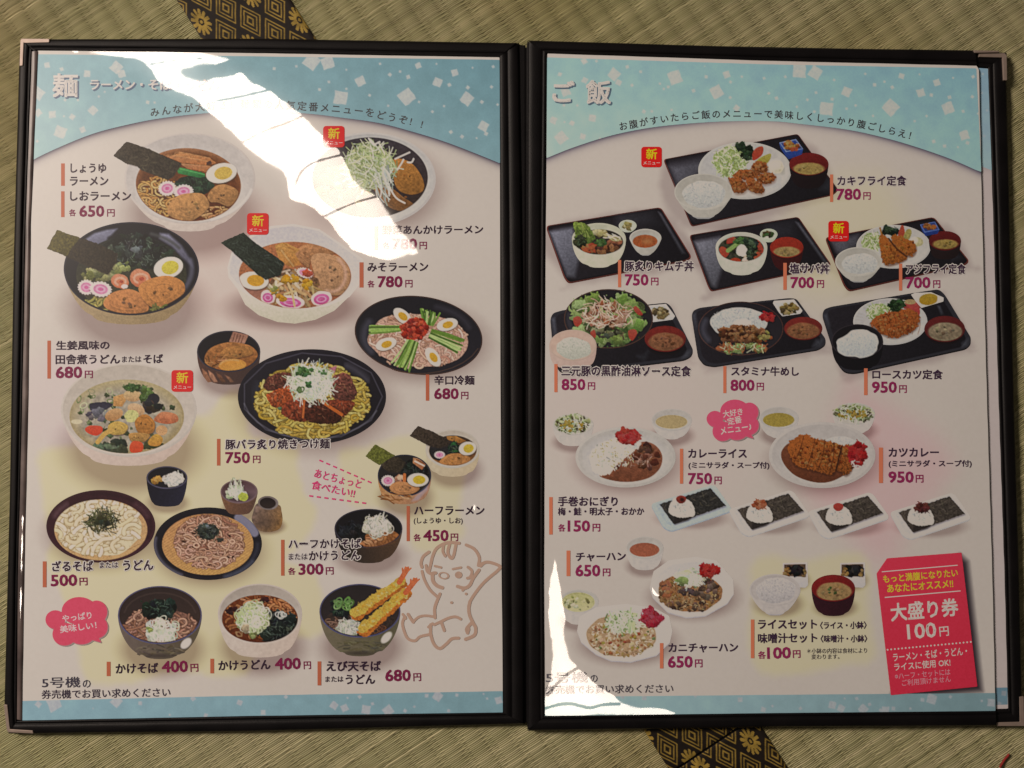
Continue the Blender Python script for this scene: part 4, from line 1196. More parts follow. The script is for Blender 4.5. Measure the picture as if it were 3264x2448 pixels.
p.noodles(820, 1080, 480, 370, 250, 24, [(188,142,114),(172,126,100),(196,154,128),(160,112,88)], (98,62,46), 260, 1.2)
p.chunks(820, 1100, 430, 300, 60, 22, [(92,58,44),(74,48,40)], asp=.5)
p.noodles(820, 1100, 480, 350, 90, 22, [(192,146,118),(200,158,132)], (110,72,54), 260, 1.4)
p.clip = None
p.greens(800, 930, 130, 100, 36, 38, [(48,54,48),(38,42,40),(70,76,70)], (150,152,140), 22); p.chunks(790, 840, 50, 30, 6, 30, [(116,122,124)]); p.chunks(970, 1050, 30, 25, 4, 30, [(52,56,44)])
p.bits(800, 940, 190, 120, 40, 110, 7, [(54,58,46),(74,76,58)])
p.done()

p = pic('condiment_cup_picture', 'L', L5, (1250, 705, 1620, 1075), 'black cup of leek and ginger')
p.bowl(1435, 815, 176, 98, 1066, 112, (84,78,92), (24,22,26), (34,31,35), (26,24,34), (44,42,56), 11, e=1.6)
p.clip = p.emask(1435, 815, 160, 84)
p.chunks(1350, 840, 38, 26, 12, 24, [(222,172,92),(206,150,70)]); p.chunks(1490, 840, 68, 50, 30, 30, [(206,196,176),(190,178,156),(216,208,192)], nz=14); p.rings(1490, 840, 70, 50, 18, 26, 6, [(222,214,200)])
p.clip = None
p.bits(1540, 800, 30, 40, 14, 50, 7, [(216,208,192)])
p.done()
p = pic('condiment_cup_picture', 'L', D, (965, 205, 1500, 710), 'brown cup of leek and wasabi')
p.bowl(1232, 380, 259, 166, 702, 150, (118,94,92), (72,46,44), (124,100,104), (132,92,64), (92,66,56), 16, e=1.4)
p.clip = p.emask(1232, 378, 238, 145)
p.ell(1240, 470, 200, 60, (50,34,34), soft=20, op=.6)
p.clip = None
p.chunks(1190, 400, 110, 90, 26, 40, [(196,198,160),(176,184,130)], nz=12); p.bits(1190, 340, 110, 120, 60, 120, 11, [(212,210,186),(196,200,160),(226,222,206)], 1.4, .7); p.rings(1230, 420, 120, 70, 18, 36, 9, [(214,212,186)])
p.ell(1290, 452, 70, 58, (176,178,76), nz=12, ns=4, wob=.1)
p.done()
p = pic('sauce_jug_picture', 'L', D, (1400, 430, 1845, 945), 'small brown clay sauce jug')
SHADOWS['L'].append((1650/4.3667+480, 860/4.3667+1480, 52, 26, .35))
p.poly([(1495,540),(1425,680),(1408,770),(1450,850),(1515,920),(1660,938),(1790,900),(1835,790),(1822,650),(1775,560)], (110,92,88), (146,104,56), (.8,.6), 20, 10, sm=True)
p.poly([(1620,700),(1720,800),(1680,920),(1520,900),(1440,800)], (74,60,56), soft=50, op=.6)
p.ell(1635, 537, 142, 96, (112,98,92), 5); p.ell(1630, 540, 112, 76, (34,26,26), 5, (52,40,36))
p.gleam(1635, 537, 136, 88, -30, 60, 14, (150,138,132), .6)
p.done()

p = pic('half_soba_picture', 'L', L6, (710, 1080, 1310, 1560), 'half soba with white leek in a black bowl')
p.bowl(1010, 1252, 292, 168, 1552, 130, (62,56,66), (22,20,22), (30,27,28), (34,30,30), (96,70,50), 10, e=1.7, dirn=(1,-.1))
p.clip = p.emask(1010, 1252, 280, 157)
p.greens(890, 1280, 130, 70, 30, 34, [(30,30,32),(40,40,42),(24,24,26)], (84,84,84), 14)
p.ell(1130, 1330, 150, 70, (150,96,54), nz=20, ns=5)
p.noodles(1100, 1370, 160, 45, 34, 22, [(200,150,106),(182,126,80)], (96,54,28), 120)
p.clip = None
p.poly([(960,1400),(1230,1330),(1240,1370),(1130,1410),(1000,1425)], (120,72,40), op=.5, soft=8)
p.chunks(1090, 1240, 105, 70, 40, 34, [(206,194,170),(190,176,148),(216,206,186)], nz=14); p.rings(1090, 1235, 115, 75, 34, 34, 8, [(222,212,194),(206,196,172)]); p.bits(1110, 1200, 110, 60, 40, 70, 9, [(226,218,204),(206,196,174)])
p.done()

for k, (tile, box) in enumerate(((L7, (1005,228,1745,875)), (L8, (580,50,1450,850)))):
    if k == 0:
        p = pic('soba_picture', 'L', tile, box, 'soba with seaweed and white leek in a dark bowl')
        p.bowl(1375, 487, 361, 250, 866, 128, (98,92,118), (46,36,34), (70,52,44), (108,92,84), (88,76,58), 11, e=1.8)
        p.bits(1375, 800, 230, 50, 50, 60, 12, [(128,112,92),(74,64,60),(110,96,70)], 0, .5, op=.5)
        p.gleam(1375, 500, 310, 205, 190, 350, 8, (84,66,58), .6)
        p.clip = p.emask(1375, 487, 345, 233)
        p.ell(1375, 590, 318, 165, (128,90,74), nz=24, ns=5, wob=.05)
        p.noodles(1375, 580, 315, 165, 130, 17, [(168,124,102),(150,104,80),(182,140,114)], (84,54,44), 190)
        p.greens(1370, 430, 135, 80, 40, 36, [(30,38,34),(42,58,46),(24,28,28)], (126,146,120), 22)
        p.chunks(1390, 625, 125, 90, 34, 32, [(208,206,182),(222,218,204),(190,194,156)], nz=12); p.rings(1390, 615, 140, 105, 60, 30, 8, [(224,220,206),(206,206,176)])
        p.chunks(1290, 620, 24, 20, 3, 24, [(166,176,96)])
        p.clip = None
        p.ell(1600, 730, 56, 34, (206,194,188), -45, soft=4)
        p.ell(1375, 838, 120, 18, (58,48,44), soft=8, op=.6)
    else:
        p = pic('tempura_soba_picture', 'L', tile, box, 'soba topped with two shrimp tempura in a dark bowl')
        p.bowl(937, 450, 348, 231, 842, 128, (92,88,116), (40,34,34), (56,46,42), (112,100,80), (92,84,62), 11, e=1.8)
        p.bits(937, 760, 230, 60, 50, 60, 12, [(128,118,92),(74,68,60),(110,100,66)], 0, .5, op=.5)
        p.clip = p.emask(937, 450, 332, 214)
        p.ell(937, 560, 310, 150, (56,44,38), nz=20, ns=5)
        p.noodles(720, 560, 90, 60, 26, 13, [(140,110,92),(112,84,70)], (50,36,32), 100); p.noodles(1080, 620, 110, 50, 22, 13, [(110,70,50)], (46,32,28), 90)
        p.greens(780, 425, 100, 75, 30, 30, [(36,42,40),(50,70,52),(28,30,32)], (120,140,106), 16)
        p.rings(800, 390, 60, 40, 14, 32, 10, [(110,140,74),(146,168,104)])
        p.chunks(835, 600, 105, 60, 34, 26, [(208,200,186),(194,186,166)], nz=12); p.bits(835, 590, 120, 75, 90, 50, 8, [(222,216,204),(206,200,184),(180,180,150)])
        p.clip = None
        for x0, y0, x1, y1 in ((900,470,1290,205),(965,610,1335,290)):
            for i in range(15):
                t = i / 14; x, y = x0+(x1-x0)*t, y0+(y1-y0)*t
                p.ell(x+10, y+16, 56-14*t, 46-10*t, (188,112,46), nz=20, wob=.16)
            for i in range(18):
                t = i / 17; x, y = x0+(x1-x0)*t, y0+(y1-y0)*t
                p.ell(x-4+p.r.uniform(-8,8), y-8+p.r.uniform(-8,8), 48-12*t, 40-8*t, p.jit((224,182,82), 8), nz=26, ns=3, wob=.2)
            d = np.array([x1-x0, y1-y0], float)
            for i in range(40):
                t = p.r.random(); w = p.r.uniform(-34, 34)
                p.ell(x0+d[0]*t-w*d[1]/460, y0+d[1]*t+w*d[0]/460, p.r.uniform(7,16), p.r.uniform(6,12), p.jit(p.r.choice([(238,210,126),(232,196,96),(210,158,62)]), 8), nz=0)
        for bx, by, tx, ty in ((1275,205,1340,95),(1330,295,1412,190)):
            p.line([(bx,by),((bx+tx)/2,(by+ty)/2),(tx,ty)], 44, (214,112,66))
            for q in (-38,-12,14,36): p.line([((bx+tx)/2,(by+ty)/2),(tx+q,ty-26+abs(q)*.4)], 13, p.jit((222,126,82),10))
        p.ell(1165, 680, 60, 32, (202,192,180), -47, soft=4)
        p.ell(937, 815, 125, 18, (52,42,38), soft=8, op=.6)
    p.done()

D = (660, 1840, 6.144)
p = pic('udon_picture', 'L', D, (205, 120, 1875, 1580), 'udon in brown broth with leek and seaweed in a white bowl')
p.bowl(1037, 710, 824, 582, 1572, 470, (206,190,184), (170,156,148), (196,182,174), (206,190,182), (188,168,158), 32, e=1.7)
p.ell(1035, 812, 742, 466, (120,62,32), 0, (96,46,24), (0,1), 12)
p.clip = p.emask(1035, 812, 738, 462)
p.noodles(1035, 780, 700, 440, 90, 44, [(164,104,64),(146,84,46),(186,132,92)], (72,30,16), 420)
p.noodles(1430, 540, 260, 130, 22, 44, [(184,118,70),(200,136,86)], (84,36,18), 380)
p.chunks(500, 650, 60, 60, 5, 60, [(56,26,24)]); p.chunks(1100, 440, 160, 30, 6, 60, [(70,30,26)])
p.greens(1390, 990, 400, 280, 130, 84, [(32,36,36),(44,52,46),(24,24,28),(58,66,56)], (112,122,104), 50)
p.chunks(900, 790, 270, 240, 90, 84, [(176,174,124),(190,188,144),(160,162,104)], nz=16); p.rings(900, 780, 300, 280, 90, 84, 18, [(204,204,168),(216,212,190),(184,188,136)])
p.rings(1450, 740, 70, 60, 4, 70, 18, [(206,200,186)]); p.chunks(760, 1020, 40, 40, 2, 80, [(206,186,146)]); p.rings(630, 1110, 10, 10, 2, 60, 20, [(176,130,90)]); p.chunks(900, 1140, 40, 60, 6, 50, [(150,148,90)])
p.clip = None
p.done()
# ================================================================ printed dishes of the right page
WH, WH2 = (164, 154, 146), (146, 136, 130)
def tray(name, tile, pts, edge, box, label, glint=(), lip=14):
    t = pic(name, 'R', tile, box, label)
    q = smooth_corners(pts)
    k, ox, oy = tile[2], tile[0], tile[1]
    c = np.array(pts, float).mean(0)
    if edge: t.poly([(x, y + 9) for x, y in q], tuple(v * .7 for v in edge))
    else: t.poly([(x, y + 12) for x, y in q], (20, 18, 20))
    t.poly(q, edge or (40, 37, 40))
    sh = lambda f: [(c[0] + (x - c[0]) * f, c[1] + (y - c[1]) * f) for x, y in q]
    w = lip / np.ptp(np.array(pts)[:, 1]) * 1.1
    if edge:
        t.poly(sh(1 - w * .7), (24, 19, 22), nz=3)
    t.poly([(x, y) for x, y in sh(1 - w * 3.2)], (34, 29, 32), (22, 19, 22), (1, .2), 8, 5, soft=3)
    for g, col, op, sf in glint:
        t.poly(g, col, tuple(v * .55 for v in col), (.8, .6), 10, 4, soft=sf, op=op)
    SH_TRAY.append(([(x / k + ox, y / k + oy) for x, y in pts]))
    o = t.done()
    return o
SH_TRAY = []
def smooth_corners(pts):
    out = []; n = len(pts)
    for i in range(n):
        a, b, c = (np.array(pts[j % n], float) for j in (i - 1, i, i + 1))
        r = min(34, np.linalg.norm(a - b) * .45, np.linalg.norm(c - b) * .45)
        u = b + (a - b) / np.linalg.norm(a - b) * r; v = b + (c - b) / np.linalg.norm(c - b) * r
        for t in np.linspace(0, 1, 5):
            out.append(tuple(u * (1 - t) ** 2 + 2 * b * t * (1 - t) + v * t * t))
    return out
def cabbage(p, cx, cy, rx, ry, n=150, s=1.0, cols=((180,186,118),(166,176,96),(196,198,150),(204,204,172))):
    p.ell(cx, cy, rx * .95, ry * .95, (164, 170, 108), nz=26, ns=4, wob=.12)
    p.bits(cx, cy, rx, ry, n, 60 * s, 9 * s, list(cols), bend=.45)
def white_bowl(p, cx, cy, rx, ry, by, bw, foot=True, c=WH, rw=12, e=1.35, inn=None):
    p.bowl(cx, cy, rx, ry, by, bw, c, inn or tuple(v * .93 for v in c), tuple(v * .99 for v in c), tuple(v * .97 for v in c), tuple(v * .86 for v in c), rw, e=e, foot=tuple(v * .95 for v in c) if foot else None, shadow=0)
def red_bowl(p, cx, cy, rx, ry, by, bw, liq, liqr, red=(128, 36, 32), out=(34, 22, 24), rw=9, e=1.7, spots=()):
    p.bowl(cx, cy, rx, ry, by, bw, tuple(v * .9 for v in red), red, tuple(v * .72 for v in red), out, tuple(v * .8 for v in out), rw, e=e, shadow=0)
    lx, ly, lrx, lry = liqr
    p.clip = p.emask(cx, cy, rx - rw, ry - rw)
    p.ell(lx, ly, lrx, lry, liq, 0, tuple(v * .86 for v in liq), (0, 1), 14, 8, soft=4, wob=.03)
    p.chunks(lx, ly, lrx * .7, lry * .6, 14, lrx * .1, [tuple(min(255, v * 1.12) for v in liq), tuple(v * .86 for v in liq)], nz=6)
    for c, n, s in spots: p.chunks(lx, ly, lrx * .6, lry * .5, n, s, [c])
    p.clip = None
GRAY = (112, 106, 110)
RB = (128, 58, 46)

# ---- fried oyster set
D = (2100, 420, 3.814)
tr = tray('tray_picture', D, [(55,335),(1690,25),(2182,705),(2120,765),(395,1148)], RB, (40,20,2200,1170), 'black tray set with fried oysters',
          [([(125,420),(560,330),(520,500),(300,640),(205,640)], GRAY, .75, 30), ([(340,960),(470,960),(420,1080),(380,1090)], (70,66,72), .5, 20), ([(2060,560),(2150,680),(2090,740),(1960,700)], (66,66,70), .5, 20)])
p = pic('plate', 'R', D, (470,115,1620,830), None, tr)
p.bowl(1045, 472, 566, 348, 0, 0, (180,170,164), (170,160,156), (182,171,165), (0,0,0), (0,0,0), 26, shadow=0)
p.ell(700, 380, 180, 200, (152,144,138), soft=60, op=.5); p.ell(1350, 640, 120, 60, (150,142,140), soft=40, op=.6)
cabbage(p, 870, 360, 215, 190, 190, 1.2)
p.greens(1010, 185, 50, 60, 14, 32, [(44,62,38),(34,50,32)], (74,92,60), 8); p.greens(1090, 260, 60, 80, 18, 36, [(44,60,38),(30,44,30)], (74,92,60), 8)
p.poly([(1140,260),(1190,195),(1265,182),(1255,280),(1150,350)], (206,92,62), (174,60,42), (0,1), 10, sm=True)
p.poly([(1190,360),(1240,310),(1350,265),(1365,300),(1330,370),(1260,400)], (190,172,84), (166,144,58), nz=10, sm=True)
p.ell(1430, 430, 95, 78, (186,170,144), nz=10, ns=6, wob=.1); p.ell(1460, 470, 60, 30, (120,110,86), soft=20, op=.5); p.ell(1410, 400, 60, 45, (206,194,174), soft=20, op=.7)
for q in ([(900,520),(980,465),(1120,460),(1225,510),(1170,560),(1020,580),(930,560)],[(1150,380),(1200,350),(1300,380),(1325,470),(1270,500),(1180,480),(1120,440)],
          [(1190,550),(1250,505),(1370,500),(1420,530),(1400,600),(1290,640),(1210,610)],[(840,570),(920,550),(1040,600),(1075,680),(1030,735),(940,745),(890,680)],[(1060,570),(1150,570),(1260,650),(1275,730),(1210,750),(1100,710),(1075,650)]):
    p.poly([(x+6,y+20) for x,y in q], (96,60,40), sm=True, soft=10, op=.5); p.fried(q, (164,92,46))
    qq = np.array(q).mean(0); p.chunks(qq[0], qq[1], 90, 60, 22, 15, [(192,120,66),(140,72,34),(206,140,84)], nz=8)
p.done()
p = pic('rice_bowl', 'R', D, (180,500,900,1050), None, tr)
white_bowl(p, 541, 732, 352, 222, 1045, 140); p.rice(552, 765, 266, 165, (196,186,174), 150); p.done()
p = pic('soup_bowl', 'R', D, (1575,245,2075,700), None, tr)
red_bowl(p, 1824, 393, 239, 138, 690, 140, (184,150,86), (1826,452,190,76)); p.done()
p = pic('side_dish', 'R', D, (1455,80,1765,340), None, tr)
p.poly([(1463,130),(1545,245),(1755,208),(1740,275),(1575,335),(1545,300),(1480,200)], (58,86,152), (40,60,118), (0,1), 6)
p.poly([(1463,130),(1668,88),(1757,210),(1545,247)], (140,150,178)); p.poly([(1485,138),(1660,102),(1738,202),(1553,233)], (64,84,140), (40,50,96), (0,1), 6)
p.chunks(1615, 165, 85, 42, 34, 26, [(206,146,68),(190,112,50),(214,172,100),(150,84,40)], nz=14); p.chunks(1640, 210, 50, 20, 8, 26, [(196,90,52)]); p.done()

# ---- pork kimchi bowl set
tr = tray('tray_picture', R3, [(268,162),(1258,0),(1525,430),(1475,458),(462,652),(425,600)], RB, (260,-5,1530,668), 'black tray set with a kimchi rice bowl and orange soup',
          [([(300,210),(500,175),(560,420),(520,600),(450,600)], (128,122,128), .9, 14), ([(1235,40),(1260,55),(1470,400),(1440,400)], (96,92,96), .8, 8), ([(880,60),(1180,40),(1250,150),(900,170)], (66,62,66), .6, 40)])
p = pic('rice_bowl', 'R', R3, (485,115,965,530), None, tr)
white_bowl(p, 726, 274, 232, 137, 522, 90, False, (190,182,162), 16, 1.9)
p.clip = p.emask(730, 300, 205, 108)
p.ell(730, 300, 206, 110, (44,38,32), nz=20)
p.chunks(740, 230, 60, 30, 16, 22, [(170,150,94),(186,170,120)]); p.chunks(650, 350, 66, 40, 26, 22, [(202,110,66),(190,84,52),(206,140,84)]); p.chunks(760, 370, 70, 30, 20, 24, [(120,70,44),(160,104,62),(92,54,40)])
p.poly([(800,290),(860,270),(925,285),(915,320),(850,335),(800,330)], (168,106,76), (130,76,50), nz=16, sm=True); p.chunks(860, 350, 50, 26, 12, 24, [(120,72,46),(90,50,38),(160,104,66)])
p.greens(740, 310, 40, 34, 14, 18, [(84,110,56),(60,90,50)], (140,160,90), 8); p.bits(840, 262, 60, 26, 20, 80, 9, [(206,196,176),(190,170,120)], .3, .4)
p.clip = None
p.poly([(508,165),(520,125),(560,135),(600,140),(640,165),(665,200),(690,270),(640,310),(560,320),(515,270),(520,220)], (140,152,66), (78,92,42), (.3,1), 26, 6, sm=True, wob=10); p.bits(590, 215, 60, 70, 22, 60, 7, [(176,180,96),(100,116,50)], 1.2, .5); p.greens(560, 300, 50, 40, 12, 26, [(50,56,36),(70,66,40)])
p.done()
p = pic('side_dish', 'R', R3, (890,100,1060,225), None, tr)
white_bowl(p, 973, 160, 77, 50, 218, 36, False, (176,174,158), 8); p.chunks(973, 162, 40, 24, 16, 18, [(176,156,94),(160,136,76),(190,176,124)]); p.done()
p = pic('soup_bowl', 'R', R3, (980,180,1270,420), None, tr)
white_bowl(p, 1126, 265, 137, 78, 412, 50); p.ell(1123, 294, 106, 56, (178,98,54), 0, (164,84,44), (0,1), 12, 5); p.ell(1140, 295, 40, 20, (196,130,80), soft=14); p.done()

# ---- salted mackerel bowl set
D = (2180, 680, 3.3173)
tr = tray('tray_picture', D, [(55,230),(1210,36),(1560,545),(1500,562),(285,822),(255,770)], RB, (50,30,1570,830), 'black tray set with a mackerel rice bowl and red soup bowl',
          [([(110,300),(380,250),(420,520),(340,780),(290,770)], (124,118,122), .9, 16), ([(1180,90),(1215,100),(1520,520),(1480,520)], (100,96,100), .8, 8), ([(880,130),(1160,90),(1200,260),(960,280)], (60,57,62), .6, 40)])
p = pic('rice_bowl', 'R', D, (325,190,890,665), None, tr)
white_bowl(p, 608, 356, 273, 158, 655, 110, False, (186,178,164), 24, 2.0)
p.clip = p.emask(605, 375, 240, 135)
p.ell(605, 375, 242, 138, (54,50,38), nz=24)
p.chunks(600, 360, 200, 100, 50, 34, [(60,66,40),(90,96,60),(110,90,60),(50,46,36),(80,60,50)], nz=18)
p.poly([(450,320),(480,232),(530,245),(565,300),(520,310)], (198,86,66), (168,60,46), nz=16, sm=True); p.poly([(735,280),(790,285),(840,370),(835,425),(790,400),(740,320)], (204,92,66), (172,64,46), nz=18, sm=True)
p.poly([(370,385),(410,350),(475,400),(460,450),(420,468)], (206,94,66), (176,66,48), nz=14, sm=True); p.poly([(490,490),(540,470),(595,485),(590,515),(500,512)], (200,76,44), nz=10, sm=True); p.poly([(735,460),(780,405),(820,440),(800,470),(740,495)], (202,92,60), nz=14, sm=True)
p.line([(465,395),(540,340),(590,300)], 44, (144,160,90)); p.greens(600, 290, 60, 30, 12, 24, [(76,104,52),(98,124,66)]); p.greens(700, 330, 60, 60, 16, 30, [(42,52,40),(56,70,48)])
p.ell(610, 395, 60, 62, (204,194,180), nz=8, wob=.1); p.chunks(640, 480, 30, 26, 6, 26, [(196,160,130),(206,180,160)]); p.greens(700, 430, 40, 50, 12, 26, [(50,58,38),(40,44,34)])
p.clip = None
p.done()
p = pic('side_dish', 'R', D, (795,155,1000,310), None, tr)
white_bowl(p, 897, 222, 93, 60, 306, 44, False, (172,174,154), 10); p.chunks(897, 225, 58, 32, 26, 18, [(92,66,44),(130,100,60),(74,96,48),(60,44,34)]); p.done()
p = pic('soup_bowl', 'R', D, (900,240,1275,610), None, tr)
red_bowl(p, 1087, 360, 176, 110, 605, 90, (180,146,92), (1088,412,142,60), (198,62,42), (74,26,26)); p.done()

# ---- fried horse mackerel set
tr = tray('tray_picture', R4, [(510,262),(1448,84),(1752,462),(1720,492),(715,722),(672,670)], RB, (500,75,1765,730), 'black tray set with two fried fish',
          [([(570,300),(800,230),(800,330),(650,400),(610,380)], (104,98,102), .8, 20), ([(1600,360),(1690,440),(1600,470)], (60,58,62), .5, 14)])
p = pic('plate', 'R', R4, (770,145,1430,540), None, tr)
p.bowl(1100, 341, 320, 188, 0, 0, (182,171,166), (172,162,157), (184,173,168), (0,0,0), (0,0,0), 16, shadow=0)
cabbage(p, 915, 300, 92, 80, 90, .75)
p.greens(1070, 205, 60, 34, 14, 24, [(40,52,36),(30,42,30)]); p.poly([(1140,250),(1165,165),(1185,160),(1198,220),(1190,265)], (198,84,58), nz=10, sm=True); p.poly([(1185,270),(1210,200),(1245,190),(1256,225),(1230,280)], (170,150,84), nz=12, sm=True)
p.ell(1310, 300, 46, 40, (160,146,108), nz=10, wob=.08); p.ell(1280, 285, 30, 25, (190,178,156), soft=8); p.line([(985,180),(1000,240)], 14, (176,120,60))
for q in ([(990,232),(1060,280),(1160,370),(1218,435),(1130,485),(1040,497),(1003,450),(985,330)],[(1078,268),(1130,240),(1200,265),(1292,320),(1286,400),(1230,424),(1150,370)]):
    p.poly([(x+4,y+12) for x,y in q], (84,50,34), sm=True, soft=6, op=.6); p.fried(q, (184,104,44), 30)
    qq = np.array(q).mean(0); p.chunks(qq[0], qq[1], 80, 70, 26, 10, [(206,134,60),(150,74,30),(196,120,50)], nz=6)
p.line([(1060,272),(1130,360),(1215,428)], 14, (92,50,26)); p.done()
p = pic('rice_bowl', 'R', R4, (590,335,1010,650), None, tr)
white_bowl(p, 800, 470, 201, 126, 640, 78); p.rice(812, 488, 150, 90, (198,188,176), 110); p.done()
p = pic('soup_bowl', 'R', R4, (1395,200,1690,455), None, tr)
red_bowl(p, 1543, 290, 138, 84, 450, 92, (176,142,76), (1545,320,108,42), (112,32,30), (40,26,26)); p.done()
p = pic('side_dish', 'R', R4, (1320,115,1505,250), None, tr)
p.poly([(1328,150),(1365,215),(1495,195),(1480,230),(1375,250),(1345,200)], (46,70,138), (36,54,110)); p.poly([(1328,150),(1458,124),(1497,195),(1367,220)], (104,120,168)); p.poly([(1340,154),(1452,132),(1484,190),(1372,210)], (50,64,112))
p.chunks(1415, 168, 48, 24, 26, 15, [(200,140,70),(186,108,52),(150,90,50)]); p.done()

# ---- pork salad set
tr = tray('tray_picture', R3, [(308,960),(330,912),(420,885),(1150,838),(1310,822),(1352,862),(1538,1232),(1520,1280),(1460,1312),(450,1432),(375,1400),(325,1150)], None, (300,815,1550,1450), 'black tray set with a salad plate and pink rice bowl',
          [([(320,960),(345,950),(365,1080),(340,1110)], (104,100,106), .7, 10), ([(1050,1280),(1110,1270),(1170,1210),(1120,1330)], (70,70,74), .5, 14), ([(1480,1240),(1520,1230),(1500,1290),(1440,1300)], (96,94,98), .6, 12)])
p = pic('side_dish', 'R', R3, (1130,825,1390,995), None, tr)
p.poly([(1140,848),(1302,832),(1382,938),(1360,968),(1190,990),(1165,930)], (178,168,166), (160,150,148), nz=3, sm=False); p.poly([(1160,858),(1290,846),(1350,925),(1330,945),(1200,965)], (160,150,148)); p.chunks(1258, 912, 66, 40, 40, 22, [(150,124,80),(120,94,54),(172,150,106),(86,70,44)]); p.done()
p = pic('plate', 'R', R3, (415,695,1200,1225), None, tr)
p.bowl(808, 960, 383, 255, 0, 0, (98,64,50), (28,24,26), (36,31,32), (0,0,0), (0,0,0), 8, shadow=0)
p.gleam(808, 960, 340, 220, 150, 200, 50, (62,58,62), .6, 14)
p.ell(800, 965, 270, 200, (80,84,50), nz=30, ns=5, wob=.2)
p.chunks(800, 960, 280, 200, 46, 52, [(140,158,86),(120,140,70),(158,170,104),(90,104,56),(110,96,66)], wob=.5, nz=18)
for x, y in ((670,790),(930,800),(540,910),(1060,1010),(880,1130),(740,1120),(570,850),(1010,870)): p.chunks(x, y, 40, 30, 5, 44, [(150,166,88),(132,152,74),(166,176,110)], wob=.5)
p.chunks(790, 930, 180, 110, 60, 26, [(190,124,88),(170,100,66),(206,150,116),(120,70,50)], wob=.4)
p.bits(790, 930, 230, 140, 120, 90, 7, [(206,176,150),(190,150,124),(214,190,164)], bend=.4); p.chunks(780, 1080, 120, 40, 22, 24, [(84,80,56),(60,56,42),(120,116,80)])
for q in ([(505,955),(555,940),(582,985),(545,1028),(515,1010)],[(1025,860),(1050,855),(1103,920),(1070,930),(1030,890)],[(650,1085),(685,1055),(700,1100),(690,1125)],[(978,1065),(1030,1050),(1055,1085),(1015,1148),(985,1120)]):
    p.poly(q, (204,98,76), (180,66,50), (0,1), 10, sm=True)
p.done()
p = pic('rice_bowl', 'R', R3, (290,1045,715,1365), None, tr)
p.bowl(502, 1190, 203, 136, 1395, 130, (178,152,140), (164,136,124), (176,150,138), (176,150,140), (156,130,122), 12, e=2.2, shadow=0); p.clip = p.emask(502, 1190, 190, 124); p.rice(508, 1215, 152, 92, (186,176,156), 110); p.clip = None; p.done()
p = pic('soup_bowl', 'R', R3, (1110,1012,1485,1280), None, tr)
red_bowl(p, 1296, 1133, 177, 112, 1275, 110, (152,98,66), (1302,1160,150,80), (138,46,38), (26,20,22)); p.done()

# ---- beef stamina rice set
D = (2180, 680, 3.3173)
tr = tray('tray_picture', D, [(82,1080),(98,1030),(160,1000),(300,982),(1120,895),(1190,905),(1225,950),(1500,1330),(1495,1390),(1420,1440),(320,1618),(215,1600),(150,1520)], None, (70,885,1510,1635), 'black tray set with beef and rice on a round dark plate',
          [([(95,1080),(120,1060),(150,1200),(125,1230)], (88,84,90), .7, 12), ([(1400,1340),(1470,1330),(1450,1400),(1360,1410)], (96,94,98), .6, 14)])
p = pic('side_dish', 'R', D, (930,900,1265,1095), None, tr)
p.poly([(940,950),(950,925),(1165,910),(1255,1030),(1230,1062),(1040,1090),(1005,1050)], (182,172,172), (162,152,152)); p.poly([(965,950),(1150,930),(1220,1025),(1050,1062)], (164,156,156)); p.chunks(1110, 1010, 80, 50, 50, 26, [(156,128,72),(130,100,50),(176,150,100),(96,78,44)]); p.done()
p = pic('plate', 'R', D, (145,925,1060,1510), None, tr)
p.bowl(602, 1217, 450, 284, 0, 0, (100,62,50), (30,26,29), (38,33,35), (0,0,0), (0,0,0), 8, shadow=0)
p.gleam(602, 1217, 400, 240, 150, 200, 60, (72,68,74), .7, 16)
p.rice(565, 1150, 305, 150, (202,193,182), 220, .1)
p.ell(620, 1165, 80, 40, (214,204,196), soft=10)
p.chunks(610, 1430, 230, 40, 30, 40, [(150,160,90),(176,180,120),(130,140,76),(190,110,70)], wob=.4); p.bits(640, 1420, 260, 40, 40, 90, 9, [(176,180,126),(196,120,76),(190,180,140)])
p.chunks(620, 1280, 270, 75, 130, 36, [(140,88,52),(118,70,40),(164,110,70),(92,54,34)], wob=.35); p.chunks(620, 1270, 250, 60, 50, 16, [(180,128,84),(76,44,30)])
p.chunks(860, 1300, 70, 50, 12, 26, [(170,150,84),(190,100,60)])
p.greens(880, 1090, 55, 46, 20, 26, [(192,44,44),(210,66,60),(170,34,38)], (226,110,96), 10); p.done()
p = pic('soup_bowl', 'R', D, (1050,1085,1475,1360), None, tr)
red_bowl(p, 1262, 1217, 202, 122, 1352, 120, (152,98,64), (1262,1245,172,88), (138,48,40), (26,20,22)); p.done()

# ---- pork cutlet set
tr = tray('tray_picture', R4, [(488,930),(502,880),(560,858),(1250,742),(1490,706),(1540,750),(1768,1125),(1762,1180),(1720,1216),(760,1428),(680,1418),(620,1345)], None, (480,700,1780,1440), 'black tray set with a pork cutlet and black rice bowl',
          [([(500,930),(530,920),(560,1020),(540,1050)], (80,77,82), .7, 10), ([(1690,1170),(1745,1130),(1740,1190),(1690,1205)], (100,98,102), .6, 12), ([(1480,850),(1500,850),(1530,920),(1510,925)], (90,88,92), .7, 8)])
p = pic('plate', 'R', R4, (745,775,1400,1195), None, tr)
p.bowl(1073, 985, 319, 201, 0, 0, (180,170,168), (172,162,160), (184,174,170), (0,0,0), (0,0,0), 14, shadow=0)
for a in range(0, 360, 9): p.line([(1073+240*math.cos(math.radians(a)),985+150*math.sin(math.radians(a))),(1073+308*math.cos(math.radians(a)),985+193*math.sin(math.radians(a)))], 7, (158,150,150), op=.45)
